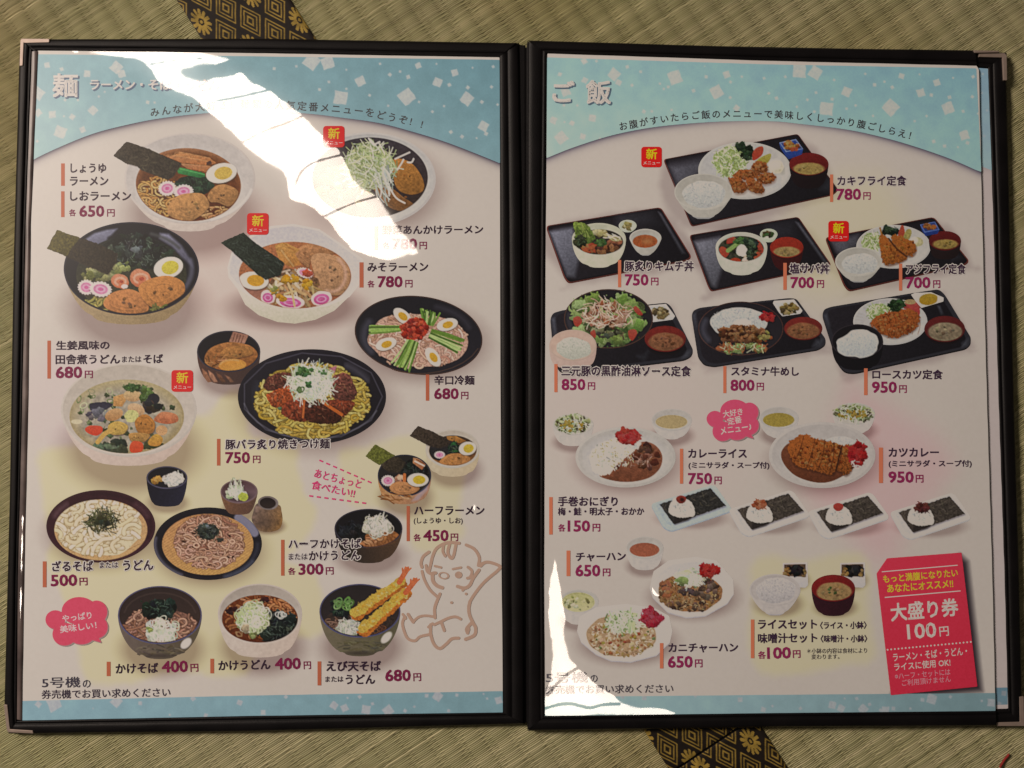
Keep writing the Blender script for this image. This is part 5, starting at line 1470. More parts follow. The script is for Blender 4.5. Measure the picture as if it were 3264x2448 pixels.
cabbage(p, 975, 905, 112, 75, 110, .8); p.chunks(1265, 850, 50, 40, 8, 34, [(206,104,80),(196,74,62)]); p.poly([(1200,830),(1240,800),(1290,815),(1328,890),(1310,950),(1260,900)], (208,96,80), (196,66,64), nz=10, sm=True); p.ell(1245, 815, 50, 22, (196,160,110))
q = [(900,985),(1000,918),(1180,878),(1285,890),(1328,950),(1312,1010),(1270,1062),(1150,1117),(1060,1117),(985,1080),(912,1022)]
p.poly([(x+4,y+12) for x,y in q], (80,54,40), sm=True, soft=8, op=.6); p.fried(q, (176,94,44), 30); p.chunks(1110, 1000, 170, 90, 70, 11, [(198,122,62),(146,70,32),(206,136,74)], nz=6)
for x in range(990, 1300, 50): p.line([(x,910),(x+40,1000),(x+20,1095)], 5, (112,56,28), op=.5)
p.greens(1130, 838, 55, 42, 18, 26, [(44,66,38),(34,52,32),(60,84,48)], (96,120,70), 8); p.done()
p = pic('side_dish', 'R', R4, (1240,725,1540,875), None, tr)
p.poly([(1250,752),(1285,738),(1425,732),(1532,778),(1530,812),(1340,868),(1290,810)], (180,170,164), (164,154,148)); p.ell(1400, 800, 78, 42, (190,144,40), -5); p.ell(1402, 785, 78, 40, (210,168,58), -5, (200,152,46)); p.done()
p = pic('rice_bowl', 'R', R4, (560,998,1022,1410), None, tr)
p.bowl(790, 1155, 222, 148, 1402, 130, (48,40,42), (22,19,21), (30,26,28), (22,19,21), (17,15,17), 8, e=2.0, shadow=0); p.clip = p.emask(790, 1158, 212, 142); p.rice(790, 1185, 172, 118, (206,198,190), 130, .12); p.clip = None; p.done()
p = pic('soup_bowl', 'R', R4, (1358,925,1725,1190), None, tr)
red_bowl(p, 1541, 1048, 175, 113, 1180, 110, (128,108,84), (1545,1075,150,82), (112,38,36), (28,20,22)); p.done()

# ---- curry rice
def curry_salad(tile, cx, cy, rx, ry, by, bw):
    p = pic('salad_bowl_picture', 'R', tile, (cx-rx-12, cy-ry-22, cx+rx+12, by+12), 'small white bowl of salad with corn')
    p.bowl(cx, cy, rx, ry, by, bw, (178,166,160), (160,150,140), (170,158,150), (178,166,160), (164,152,148), 9, e=1.7)
    p.chunks(cx, cy-2, rx*.85, ry*.75, 60, rx*.11, [(150,156,92),(172,172,120),(120,126,72),(96,80,56)], wob=.4)
    p.bits(cx, cy-8, rx*.88, ry*.85, 70, rx*.3, 6, [(196,196,160),(176,180,120),(206,202,176)]); p.chunks(cx-10, cy+8, rx*.65, ry*.5, 26, rx*.075, [(206,164,62),(214,176,84)], nz=5)
    p.done()
def curry_soup(tile, cx, cy, rx, ry, by, bw, liq):
    p = pic('soup_bowl_picture', 'R', tile, (cx-rx-12, cy-ry-12, cx+rx+12, by+12), 'small white bowl of soup')
    p.bowl(cx, cy, rx, ry, by, bw, (178,166,161), (168,156,150), (176,164,158), (177,165,160), (162,150,147), 8, e=1.7)
    p.ell(cx-2, cy+ry*.17, rx*.79, ry*.62, liq, 0, tuple(min(255, v*1.06) for v in liq), (0,1), 7, 8); p.gleam(cx, cy+ry*.17, rx*.72, ry*.52, 200, 340, 10, tuple(v*.85 for v in liq), .5); p.done()
curry_salad(R5, 504, 360, 175, 92, 545, 95)
curry_soup(R5, 1352, 320, 173, 95, 488, 60, (186,158,112))
p = pic('curry_picture', 'R', R5, (515,370,1395,910), 'curry rice with red pickles on an oval white plate')
p.bowl(955, 640, 431, 261, 0, 0, (180,168,162), (168,157,152), (180,168,162), (0,0,0), (0,0,0), 24)
p.ell(955, 650, 330, 190, (172,160,155), soft=30, op=.7)
p.poly([(730,795),(860,720),(960,630),(1080,515),(1180,520),(1250,580),(1272,660),(1240,750),(1150,820),(1000,852),(850,842)], (150,92,66), (126,72,48), (0,1), 12, 8, sm=True, soft=2)
p.chunks(1130, 640, 110, 90, 30, 30, [(132,76,52),(166,108,80),(112,62,42)], nz=10); p.chunks(1140, 570, 70, 30, 9, 28, [(96,58,44)]); p.bits(1080, 680, 90, 60, 16, 60, 8, [(196,160,140)], op=.5); p.ell(880, 728, 22, 18, (86,40,26))
p.poly([(645,650),(690,560),(840,480),(960,480),(1085,520),(1030,590),(960,640),(870,720),(790,795),(680,765)], (198,190,176), (180,168,150), (.3,1), 8, 4, sm=True, wob=10); p.bits(850, 620, 190, 130, 150, 22, 8, [(210,204,194),(186,176,158),(202,180,130)])
p.bits(1040, 530, 40, 30, 14, 40, 12, [(206,196,190)])
p.greens(980, 462, 88, 62, 34, 30, [(212,60,52),(226,88,76),(192,44,42)], (234,140,124), 14); p.done()
# ---- cutlet curry
curry_soup(R6, 115, 303, 170, 97, 478, 60, (176,148,70))
curry_salad(R6, 760, 267, 181, 94, 442, 95)
p = pic('curry_picture', 'R', R6, (20,330,955,915), 'curry with sliced pork cutlet on an oval white plate')
p.bowl(487, 622, 458, 284, 0, 0, (178,165,160), (166,154,150), (178,165,160), (0,0,0), (0,0,0), 26)
p.rice(640, 540, 170, 75, (186,175,168), 60)
p.poly([(135,600),(200,520),(300,520),(600,640),(780,640),(790,700),(700,780),(560,850),(420,855),(260,800),(160,700)], (128,74,48), (108,58,36), (0,1), 8, sm=True)
q = [(212,500),(340,448),(430,478),(512,490),(660,540),(735,535),(752,640),(742,740),(690,792),(620,752),(560,790),(450,765),(360,740),(250,700),(205,610)]
p.poly([(x+4,y+16) for x,y in q], (70,38,26), sm=True, soft=8, op=.6); p.fried(q, (178,98,44), 36); p.chunks(480, 620, 240, 110, 110, 13, [(204,130,64),(146,70,30),(214,148,84),(120,58,28)], nz=6)
for a, b in (((330,455),(240,695)),((425,480),(350,735)),((510,490),(450,760)),((590,515),(550,785)),((660,540),(610,750))): p.line([a, ((a[0]+b[0])/2+12,(a[1]+b[1])/2), b], 9, (96,48,24), op=.7)
p.line([(655,550),(605,755)], 14, (60,34,22), op=.8)
p.greens(795, 605, 60, 85, 34, 30, [(196,44,44),(212,66,58),(170,32,34)], (222,96,84), 12); p.bits(770, 700, 30, 40, 10, 40, 10, [(196,176,166)]); p.done()
# ---- hand rolls
for i, (ox, oy, top, topc) in enumerate(((-501, -24, 1, (150,58,44)), (-253, -7, 2, (212,118,80)), (0, 0, 0, (204,76,62)), (261, 2, 3, (92,38,36)))):
    tl = (2440 + ox, 1220 + oy, K)
    p = pic('rice_ball_picture', 'R', tl, (355,940,1070,1350), ['rice ball with pickled plum on a nori sheet', 'rice ball with salmon flakes on a nori sheet', 'rice ball with spicy roe on a nori sheet', 'rice ball with bonito flakes on a nori sheet'][i])
    wc = (172,172,178) if i == 0 else (182,170,166)
    SHADOWS['R'].append((720/K+tl[0], 1230/K+tl[1], 110, 34, .22))
    q = smooth_corners([(362,1108),(890,942),(930,962),(1062,1150),(1040,1172),(540,1340),(475,1310)])
    p.poly([(x, y+12) for x, y in q], tuple(v*.86 for v in wc)); p.poly(q, wc, tuple(v*.95 for v in wc), (0,1), 2)
    p.poly([(400,1108),(890,962),(1025,1140),(555,1300),(500,1275)], tuple(v*.92 for v in wc))
    p.nori([(438,1108),(660,1040),(880,972),(1010,1122),(800,1195),(570,1280),(540,1250)], (66,56,48) if i != 0 else (48,44,40), (112,98,78), 60)
    p.poly([(560,1230),(740,1200),(690,1250),(570,1282)], (34,28,26), soft=8, op=.7)
    p.poly([(520,1165),(530,1110),(560,1065),(620,1042),(690,1072),(735,1130),(742,1205),(690,1222),(610,1222),(540,1200)], (204,194,184), (180,168,150), (.2,1), 5, 4, sm=True, wob=5); p.bits(630, 1140, 90, 75, 60, 20, 8, [(216,208,200),(190,180,166)])
    if top == 2: p.greens(630, 1068, 50, 36, 22, 18, [(206,112,72),(218,140,100),(190,90,54)], (230,170,130), 8)
    elif top == 3: p.greens(640, 1072, 52, 36, 22, 20, [(96,36,34),(74,28,28),(120,52,44)], (140,70,60), 8)
    else: p.ell(626, 1068, 44, 34, topc, 0, tuple(v*.82 for v in topc), nz=12, wob=.06)
    if top == 1: p.ell(634, 1070, 18, 16, (64,28,26), soft=6)
    p.done()
# ---- fried rice
curry_soup(R5, 1120, 1420, 161, 97, 1612, 85, (176,100,72))
p = pic('fried_rice_picture', 'R', R7, (1155,-25,1895,515), 'dark fried rice with leek and red pickles on an octagonal plate')
q = [(1163,250),(1195,110),(1330,15),(1560,-15),(1740,20),(1880,180),(1886,300),(1830,385),(1640,492),(1480,507),(1320,462),(1190,335)]
SHADOWS['R'].append((1540/K+1640, 330/K+1780, 138, 72, .3))
p.poly([(x,y+10) for x,y in q], (150,138,136)); p.poly(q, (178,166,162), (182,170,166), (0,1), 2); p.poly([(1525+(x-1525)*.86, 245+(y-245)*.84) for x,y in q], (164,152,148), (180,168,162), (0,1), 2, soft=6)
p.ell(1510, 300, 272, 165, (164,112,70), nz=36, ns=3, wob=.08); p.chunks(1510, 310, 255, 145, 130, 24, [(150,104,70),(186,138,92),(120,84,62),(196,146,84),(96,70,56)], nz=14); p.bits(1510, 300, 265, 155, 200, 22, 8, [(206,170,124),(190,150,104),(150,100,60)]); p.chunks(1300, 270, 50, 80, 24, 20, [(204,140,90),(196,120,80)]); p.chunks(1660, 260, 70, 80, 20, 26, [(92,68,58),(110,84,70)]); p.chunks(1480, 300, 80, 40, 8, 24, [(76,56,54)])
p.chunks(1500, 165, 110, 55, 26, 34, [(196,194,164),(180,184,140)]); p.bits(1500, 165, 130, 75, 70, 70, 9, [(212,208,190),(190,192,150),(204,204,176)]); p.rings(1500, 190, 120, 50, 16, 30, 8, [(206,206,176)]); p.chunks(1450, 190, 40, 25, 6, 26, [(160,172,100)])
p.greens(1670, 105, 80, 48, 32, 26, [(214,56,50),(226,84,72),(194,42,42)], (234,130,116), 12)
p.gleam(1320, 230, 130, 100, 130, 195, 12, (206,196,190), .7); p.done()
p = pic('soup_bowl_picture', 'R', R7, (370,255,730,580), 'small white bowl of pale egg soup beside the glare')
p.bowl(552, 366, 170, 98, 570, 75, (178,166,160), (168,158,150), (176,164,158), (176,164,160), (164,152,148), 8, e=1.7); p.ell(548, 376, 142, 84, (178,166,112), 0, (190,176,130), (0,1), 14, 6); p.chunks(540, 380, 110, 60, 24, 18, [(190,178,130),(160,150,90),(200,190,150)]); p.done()
p = pic('fried_rice_picture', 'R', R7, (530,380,1365,900), 'pale crab fried rice with leek and red pickles on an octagonal plate')
q = [(538,620),(560,500),(700,420),(950,390),(1200,425),(1330,495),(1357,620),(1335,720),(1220,832),(1000,888),(830,878),(700,822),(575,720)]
SHADOWS['R'].append((970/K+1640, 720/K+1780, 152, 72, .3))
p.poly([(x,y+10) for x,y in q], (150,138,136)); p.poly(q, (182,170,166), (186,174,170), (0,1), 2); p.poly([(948+(x-948)*.86, 640+(y-640)*.84) for x,y in q], (170,158,154), (184,172,166), (0,1), 2, soft=6)
p.ell(930, 655, 300, 190, (200,160,120), nz=22, ns=3, wob=.06); p.chunks(930, 680, 285, 165, 150, 17, [(210,176,138),(196,150,106),(214,186,152),(206,164,96),(196,124,80)], nz=8); p.bits(930, 665, 292, 182, 240, 22, 8, [(220,196,166),(206,170,130),(190,146,106)]); p.chunks(930, 690, 270, 140, 26, 14, [(216,180,84),(200,100,70),(130,130,80)])
p.chunks(940, 540, 130, 70, 26, 34, [(184,190,140),(170,178,118)]); p.bits(940, 545, 165, 105, 110, 80, 10, [(204,204,170),(186,192,140),(212,210,190),(160,170,108)]); p.rings(960, 560, 150, 70, 18, 34, 8, [(206,206,170)]); p.bits(1010, 580, 40, 50, 8, 90, 20, [(200,206,150)], 1.4, .4)
p.greens(1175, 510, 80, 72, 34, 28, [(208,62,78),(220,90,98),(190,44,58)], (232,130,136), 14); p.done()
# ---- rice and miso soup set
for k, (dx, lab) in enumerate(((0, 'small white dish of dark seaweed behind the rice bowl'), (494, 'small white dish of dark seaweed behind the miso soup bowl'))):
    p = pic('side_dish_picture', 'R', R8, (140+dx,25,372+dx,262), lab)
    SHADOWS['R'].append(((270+dx)/K+2440, 190/K+1780, 44, 32, .25))
    p.poly([(148+dx,38),(362+dx,33),(366+dx,228),(345+dx,252),(232+dx,246),(148+dx,160)], (176,164,168), (160,148,150), (0,1), 2); p.poly([(160+dx,52),(346+dx,48),(348+dx,160),(160+dx,150)], (96,72,54), nz=14)
    p.chunks(255+dx, 105, 75, 40, 34, 26, [(28,25,26),(38,34,32),(22,20,22)]); p.chunks(185+dx, 120, 24, 34, 12, 16, [(186,140,84),(160,110,60)]); p.chunks(330+dx, 130, 14, 30, 6, 14, [(176,136,84)]); p.done()
p = pic('rice_bowl_picture', 'R', R8, (-150,125,310,490), 'white rice bowl of the rice set')
white_bowl(p, 81, 272, 220, 138, 482, 82, True, (180,166,162)); SHADOWS['R'].append((110/K+2440, 390/K+1780, 80, 44, .28)); p.rice(90, 275, 172, 112, (194,178,168), 120); p.done()
p = pic('soup_bowl_picture', 'R', R8, (388,130,780,505), 'red lacquered bowl of miso soup')
SHADOWS['R'].append((600/K+2440, 420/K+1780, 70, 34, .3))
red_bowl(p, 583, 255, 187, 115, 496, 96, (184,142,92), (590,288,152,84), (146,36,34), (64,26,34), 9, 1.9, (((96,110,60), 4, 12),)); p.done()
# ================================================================ page sheets, header and footer bands
YEL = (203, 190, 138)
tl = [
 ([(125,1440),(220,1420),(330,1390),(430,1330),(640,1330),(700,1270),(770,1255),(810,1390),(930,1390),(950,1440),(962,1560),(1010,1630),(970,1720),(905,1790),(1010,1840),(1022,2020),(840,2030),(780,2150),(560,2140),(420,2180),(300,2185),(262,2140),(250,2060),(205,1920),(150,1790),(165,1720),(140,1640),(130,1560)], YEL, .62, 34),
 ([(1085,1440),(1200,1420),(1300,1395),(1420,1440),(1470,1500),(1465,1620),(1480,1700),(1400,1760),(1310,1740),(1290,1640),(1120,1610),(1090,1540)], YEL, .56, 36),
 ([(640,700),(900,640),(1100,760),(1160,960),(1000,1100),(760,1080),(600,960)], (200,164,150), .3, 160),
 ([(100,1150),(300,1120),(380,1300),(220,1420),(90,1380)], (196,168,166), .3, 90)]
tr_ = [
 ([(2700,1240),(2790,1270),(2890,1330),(2980,1390),(3030,1480),(2990,1570),(2900,1690),(2850,1790),(2760,1770),(2700,1700),(2600,1610),(2560,1520),(2640,1400)], (180,124,124), .38, 140),
 ([(2400,1800),(2460,1770),(2570,1790),(2700,1760),(2760,1800),(2775,1980),(2780,2100),(2680,2120),(2560,2150),(2440,2140),(2390,2060),(2400,1900)], (180,168,114), .52, 50),
 ([(2560,620),(2800,560),(2900,760),(2700,950),(2520,900)], (176,162,118), .45, 170),
 ([(1760,1180),(2200,1160),(2400,1500),(2100,1700),(1800,1500)], (170,146,134), .4, 200)]
SHT = SH_TRAY[:]
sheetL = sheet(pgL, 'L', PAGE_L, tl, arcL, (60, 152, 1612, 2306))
for q in SHT:
    q = np.array(q) + np.array([6, 16])
    tr_.insert(0, ([tuple(v) for v in q], (118, 98, 92), .42, 34))
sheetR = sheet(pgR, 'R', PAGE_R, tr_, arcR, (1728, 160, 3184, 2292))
# the strip of the page behind
ZPAGE['B'] = .0047; LAYER['B'] = [0]; SHADOWS['B'] = []; WHITE['B'] = WHITE['R']; WHITE_SEEN['B'] = np.array([160., 142, 132])
grid = sheet(pgB, 'B', PAGE_B, [], [(3000, 500), (3140, 520), (3300, 545)], (3056, 204, 3220, 2270))
band(pgB, 'B', [(3060,212),(3149,219),(3161,543),(3100,519),(3060,505)], (112,128,134), (130,142,144), dia(R2, [(1868,365,12),(1860,530,12),(1905,680,12),(1880,900,14)]), (3056,208,3166,560), (140,142,146))
band(pgB, 'B', [(3060,2195),(3211,2191),(3212,2246),(3060,2250)], (92,112,118), (98,112,114), dia(R8, [(2050,1160,26),(2010,1250,20)]), (3056,2185,3216,2256), (128,124,122), 'footer_band')

band(pgL, 'L', [(119,173),(400,175.5),(700,178),(1592,190.5),(1594,520)] + [q for q in arcL[::-1] if 100 < q[0] < 1594] + [(104,511)], (110,140,143), (157,174,169), dL, (98,166,1600,532), (188,180,172), dirn=(-.5,1))
band(pgR, 'R', [(1744,183),(2440,205),(3112,218),(3128,548)] + [q for q in arcR[::-1] if 1742 < q[0] < 3128] + [(1742,504)], (108,134,137), (148,162,157), dR, (1736,176,3136,560), (164,156,148), dirn=(-.25,1))
fd = dia(L7, [(330,1255,30),(465,1250,70),(1000,1230,50),(1205,1245,20),(1660,1205,24),(2060,1240,28),(800,1290,8),(1460,1345,10),(1770,1350,20)]) + dia(L8, [(105,1325,26),(300,1190,18),(715,1265,38),(805,1285,36),(1045,1250,16),(990,1300,44),(935,1190,18),(830,1200,10),(1180,1310,50),(1325,1310,18),(1510,1180,20),(1605,1185,48),(1770,1175,16),(1405,1275,12),(2000,1165,10),(2130,1220,36),(2030,1205,12),(1700,1310,16)])
band(pgL, 'L', [(69,2234.5),(800,2217),(1602,2203),(1602.5,2271),(800,2282),(69,2297)], (136,160,163), (124,149,150), fd, (62,2198,1608,2300), (176,168,166), 'footer_band', (1, 0))
fd = dia(R7, [(1115,1200,24),(1555,1180,16),(1940,1215,26),(2140,1300,26),(1250,1300,10),(930,1190,20)]) + dia(R8, [(575,1260,38),(650,1290,36),(785,1205,16),(840,1295,44),(895,1255,16),(680,1205,10),(1030,1305,40),(1100,1290,20),(1350,1215,20),(1430,1210,50),(1590,1190,16),(1245,1290,12),(1940,1240,40),(1860,1225,12),(990,1305,16),(60,1270,12),(300,1290,16)])
band(pgR, 'R', [(1737,2222),(2440,2215),(3172,2209),(3173,2266),(2460,2273),(1737,2282)], (134,150,147), (104,119,117), fd, (1730,2204,3178,2286), (146,140,136), 'footer_band', (1, 0))

# ================================================================ headings
def heading(parent, page, tile, items):
    for tx, x0, y0, x1, y1, h, b in items:
        pcs = []
        for q in ((12, 14), (8, 10), (15, 9)):
            px, py, f, t = fit(tile, tx, x0 + q[0], y0 + q[1], x1 + q[0], y1 + q[1], h, b)
            pcs.append((px, py, f, t, (96, 104, 116) if page == 'L' else (74, 84, 90), 5e-7 * len(pcs)))
        px, py, f, t = fit(tile, tx, x0, y0, x1, y1, h, b)
        pcs.append((px, py, f, t, (200, 188, 182) if page == 'L' else (178, 164, 154), 2e-6))
        pieces_obj('heading', parent, page, pcs)
heading(pgL, 'L', L1, [('麺', 455, 562, 665, 562, 196, .03), ('ラーメン・そば・うどん', 775, 500, 1870, 500, 88, .03)])
heading(pgR, 'R', R1, [('ご', 330, 605, 512, 605, 176, .035), ('飯', 618, 622, 825, 622, 200, .03)])
GREY = (78, 74, 72)
arc_text('tagline', pgL, 'L', 'みんなが大好き！麺類の人気定番メニューをどうぞ!!', [(493,357.6),(571,347.6),(645,340),(730,334),(822,332),(939,337),(1052,345),(1163,356),(1237,372),(1311,387),(1356,399)], 31, GREY)
arc_text('tagline', pgR, 'R', 'お腹がすいたらご飯のメニューで美味しくしっかり腹ごしらえ！', [(1986.6,402),(2087,383.6),(2185,370.6),(2283,364),(2381,362.5),(2479,365),(2579,372.5),(2677,385),(2775.5,402),(2870,424),(2908,434)], 29, (52,44,44))

# ================================================================ entries
O = .085
entry(pgL, 'L', [(L1, [('しょうゆ',608,1215,912,1215,78), ('ラーメン',603,1325,930,1325,74)])], None, (L1,525,1135,557,1328))
entry(pgL, 'L', [(L1, [('しおラーメン',605,1455,1125,1455,78)])], [(L1,'各',595,1588,652,1588,58),(L1,'650',685,1592,893,1592,92),(L1,'円',922,1592,985,1592,62)], (L1,525,1375,555,1597))
entry(pgL, 'L', [(L4, [('野菜あんかけラーメン',1130,235,1995,230,76)])], [(L4,'各',1135,360,1190,360,58),(L4,'780',1215,362,1425,362,90),(L4,'円',1450,362,1512,362,62)], (L4,1062,165,1092,370))
entry(pgL, 'L', [(L4, [('みそラーメン',1003,555,1522,552,74)])], [(L4,'各',1003,690,1062,690,58),(L4,'780',1092,688,1300,688,92),(L4,'円',1328,690,1388,690,62)], (L4,933,475,968,692))
entry(pgL, 'L', [(L4, [('辛口冷麺',1578,1527,1920,1527,78)])], [(L4,'680',1578,1650,1782,1650,90),(L4,'円',1808,1652,1868,1652,62)], (L4,1503,1440,1533,1665))
entry(pgL, 'L', [(L3, [('生姜風味の',485,1228,940,1225,76), ('田舎煮うどん',480,1350,1030,1348,80), ('または',1050,1335,1215,1333,50), ('そば',1235,1343,1400,1340,74)])], [(L3,'680',483,1470,703,1468,95),(L3,'円',730,1470,797,1470,62)], (L3,407,1148,437,1475))
entry(pgL, 'L', [(L6, [('豚バラ炙り焼きつけ麺',-218,572,677,565,82)])], [(L5,'750',1940,690,2145,690,92),(L6,'円',18,690,80,690,62)], (L5,1865,482,1895,712), O)
entry(pgL, 'L', [(L6, [('ハーフラーメン',1405,1135,2005,1135,72), ('(しょうゆ・しお)',1400,1219,1820,1219,58)])], [(L6,'各',1400,1362,1460,1360,60),(L6,'450',1485,1360,1695,1360,92),(L6,'円',1718,1360,1780,1360,62)], (L6,1338,1060,1366,1362))
entry(pgL, 'L', [(L6, [('ハーフかけそば',325,1425,945,1420,78), ('または',325,1522,485,1520,52), ('かけうどん',500,1528,940,1522,80)])], [(L6,'各',320,1650,382,1650,60),(L6,'300',412,1650,620,1648,92),(L6,'円',645,1650,710,1648,62)], (L6,258,1350,288,1659), O)
entry(pgL, 'L', [(L7, [('ざるそば',450,110,800,105,86), ('または',858,83,1015,80,50), ('うどん',1060,103,1318,98,86)])], [(L7,'500',440,238,660,234,95),(L7,'円',685,232,752,230,64)], (L7,367,25,400,248), O)
entry(pgL, 'L', [(L7, [('かけそば',997,990,1358,983,84)])], [(L7,'400',1395,980,1612,975,95),(L7,'円',1640,975,1705,972,66)], (L7,917,888,950,1012))
entry(pgL, 'L', [(L8, [('かけうどん',-278,962,165,952,82)])], [(L8,'400',210,955,425,950,95),(L8,'円',455,952,515,950,64)], (L7,1808,862,1840,988))
entry(pgL, 'L', [(L8, [('えび天そば',650,970,1115,968,86), ('または',640,1062,793,1060,46), ('うどん',815,1080,1065,1078,80)])], [(L8,'680',1158,1055,1370,1052,95),(L8,'円',1398,1055,1462,1053,66)], (L8,572,885,604,1092))

entry(pgR, 'R', [(R2, [('カキフライ定食',620,1325,1210,1325,82)])], [(R2,'780',612,1448,818,1446,92),(R2,'円',842,1446,903,1446,62)], (R2,555,1230,582,1467), O)
entry(pgR, 'R', [(R3, [('豚炙りキムチ丼',948,552,1540,552,86)])], [(R3,'750',952,672,1148,672,92),(R3,'円',1175,672,1236,672,64)], (R3,890,455,917,690), O)
entry(pgR, 'R', [(R3, [('三元豚の黒酢油淋ソース定食',405,1452,1515,1455,88)])], [(R3,'850',408,1572,605,1572,92),(R3,'円',632,1570,692,1570,62)], (R3,342,1350,370,1592), O)
entry(pgR, 'R', [(R4, [('スタミナ牛めし',-293,1450,285,1452,78)])], [(R3,'800',1860,1578,2060,1578,92),(R3,'円',2083,1576,2143,1576,64)], (R3,1795,1368,1822,1600))
entry(pgR, 'R', [(R4, [('塩サバ丼',210,572,550,572,86)])], [(R4,'700',218,695,415,695,92),(R4,'円',443,693,502,693,64)], (R4,153,480,183,712), O)
entry(pgR, 'R', [(R4, [('アジフライ定食',1208,575,1720,575,84)])], [(R4,'700',1210,697,1415,695,92),(R4,'円',1443,695,1502,694,64)], (R4,1148,487,1176,718), O)
entry(pgR, 'R', [(R4, [('ロースカツ定食',920,1478,1522,1480,80)])], [(R4,'950',918,1595,1125,1595,92),(R4,'円',1150,1597,1213,1597,64)], (R4,847,1387,878,1617))
entry(pgR, 'R', [(R5, [('カレーライス',1495,645,1995,645,74), ('(ミニサラダ・スープ付)',1497,745,2190,745,64)])], [(R5,'750',1495,870,1695,870,92),(R5,'円',1720,872,1780,872,64)], (R5,1422,567,1450,868))
entry(pgR, 'R', [(R5, [('手巻おにぎり',375,1060,885,1060,80), ('梅・鮭・明太子・おかか',375,1140,1113,1138,66)])], [(R5,'各',377,1278,435,1278,62),(R5,'150',460,1278,645,1278,92),(R5,'円',672,1278,735,1278,64)], (R5,298,983,328,1305))
entry(pgR, 'R', [(R5, [('チャーハン',530,1535,955,1530,72)])], [(R7,'650',527,152,733,152,95),(R7,'円',760,152,822,152,64)], (R7,447,-68,480,152))
entry(pgR, 'R', [(R6, [('カツカレー',1060,635,1488,635,74), ('(ミニサラダ・スープ付)',1060,731,1772,729,64)])], [(R6,'950',1060,857,1270,857,92),(R6,'円',1293,858,1357,857,64)], (R6,975,557,1010,862))
entry(pgR, 'R', [(R7, [('カニチャーハン',1325,808,1920,805,76)])], [(R7,'650',1322,938,1528,936,95),(R7,'円',1553,936,1615,935,66)], (R7,1250,728,1280,946))
entry(pgR, 'R', [(R8, [('ライスセット',-63,607,440,605,78), ('〈ライス・小鉢〉',470,607,868,604,62), ('味噌汁セット',-63,728,443,722,82), ('〈味噌汁・小鉢〉',475,722,873,720,62)])], [(R8,'各',-63,862,0,862,64),(R8,'100',18,862,215,858,95),(R8,'円',237,855,300,853,64)], (R7,2032,525,2062,858))
text('caption', pgL, 'L', L7, [('5号機',362,1115,690,1108,92,(66,58,66),.012,0), ('の',712,1112,780,1110,66,(66,58,66),.012,0), ('券売機でお買い求めください',358,1208,1465,1188,76,(62,50,60),.014,0)])
text('caption', pgR, 'R', R7, [('5号機',270,1070,628,1066,92,(74,66,68),.012,0), ('の',652,1065,715,1063,62,(74,66,68),.012,0), ('券売機でお買い求めください',265,1165,1365,1155,74,(70,60,62),.014,0)])
text('caption', pgR, 'R', R8, [('＊小鉢の内容は食材により',357,819,873,814,46,(60,48,50),.006,0), ('変わります。',395,868,635,865,44,(60,48,50),.006,0)])

# ================================================================ badges, bubbles, coupon, sketch
def badge(parent, page, tile, cx, cy, hs):
    ox, oy, k = tile
    q = [((cx + hs * x) / k + ox, (cy + hs * y) / k + oy) for x, y in [(sx * (.70 + .30 * math.cos(a)), sy * (.70 + .30 * math.sin(a))) for sx, sy, aa in ((1,1,(0,1)),(-1,1,(1,0)),(-1,-1,(0,1)),(1,-1,(1,0))) for a in [aa[0] * math.pi / 2 + (aa[1] - aa[0]) * math.pi / 2 * t / 6 for t in range(7)]]]
    b = flat_obj('new_badge', parent, page, [(q, (196, 44, 42) if page == 'L' else (186, 24, 22))])
    text('badge_text', b, page, tile, [('新', cx - .51*hs, cy + .2*hs, cx + .53*hs, cy + .2*hs, 1.0*hs, (220,170,50) if page == 'L' else (212,164,22), .025, 0), ('メニュー', cx - .8*hs, cy + .74*hs, cx + .82*hs, cy + .74*hs, .33*hs, (228,176,166), .012, 0)])
badge(pgL, 'L', L2, 712, 905, 92); badge(pgL, 'L', L4, 58.5, 145, 93); badge(pgL, 'L', L3, 1567, 1495, 93)
badge(pgR, 'R', R1, 1178, 1080, 88); badge(pgR, 'R', R4, 628, 207, 88)

def bubble(page, tile, box, lines, col, lab):
    x0, y0, x1, y1 = box
    fx, fy = (x1 - x0) / 535, (y1 - y0) / 425
    tl_ = (tile[0] + x0 / tile[2], tile[1] + y0 / tile[2], tile[2])
    p = pic('speech_bubble', page, tl_, (-8, -8, 560 * fx, 450 * fy), lab)
    p.grain = .04; p.sat = False
    def sub(dx, dy, c, op, soft):
        for cx, cy, rx, ry in ((85,195,85,80),(290,120,150,118),(440,130,92,98),(440,260,96,96),(165,320,105,98),(310,310,120,98)):
            p.ell(cx*fx+dx, cy*fy+dy, rx*fx, ry*fy, c, op=op, soft=soft, nz=3)
        p.poly([((v[0])*fx+dx, v[1]*fy+dy) for v in ((400,370),(480,392),(445,325))], c, op=op, soft=soft)
    sub(9, 9, tuple(v * .74 for v in WHITE_SEEN[page]), 1, 3); sub(0, 0, col, 1, 1.3)
    o = p.done()
    text('bubble_text', o, page, tile, [(t, a, b, c, d, h, (226,176,182), .022, 0) for t, a, b, c, d, h in lines])
bubble('L', L7, (391,330,926,757), [('やっぱり',540,548,790,515,60), ('美味しい！',520,642,832,602,62)], (198,74,92), 'pink cloud bubble in the lower corner of the noodle page')
bubble('R', R5, (1652,143,2100,508), [('大好き',1797,300,1965,274,58), ('定番',1838,366,1957,342,62), ('メニュー♪',1777,446,2040,404,60)], (190,66,86), 'pink cloud bubble above the curry')
PK = (206, 56, 104)
c1 = text('handwriting', pgL, 'L', L6, [('あとちょっと',540,812,938,912,74,PK,.02,0), ('食べたい!!',515,912,885,990,76,PK,.02,0)])
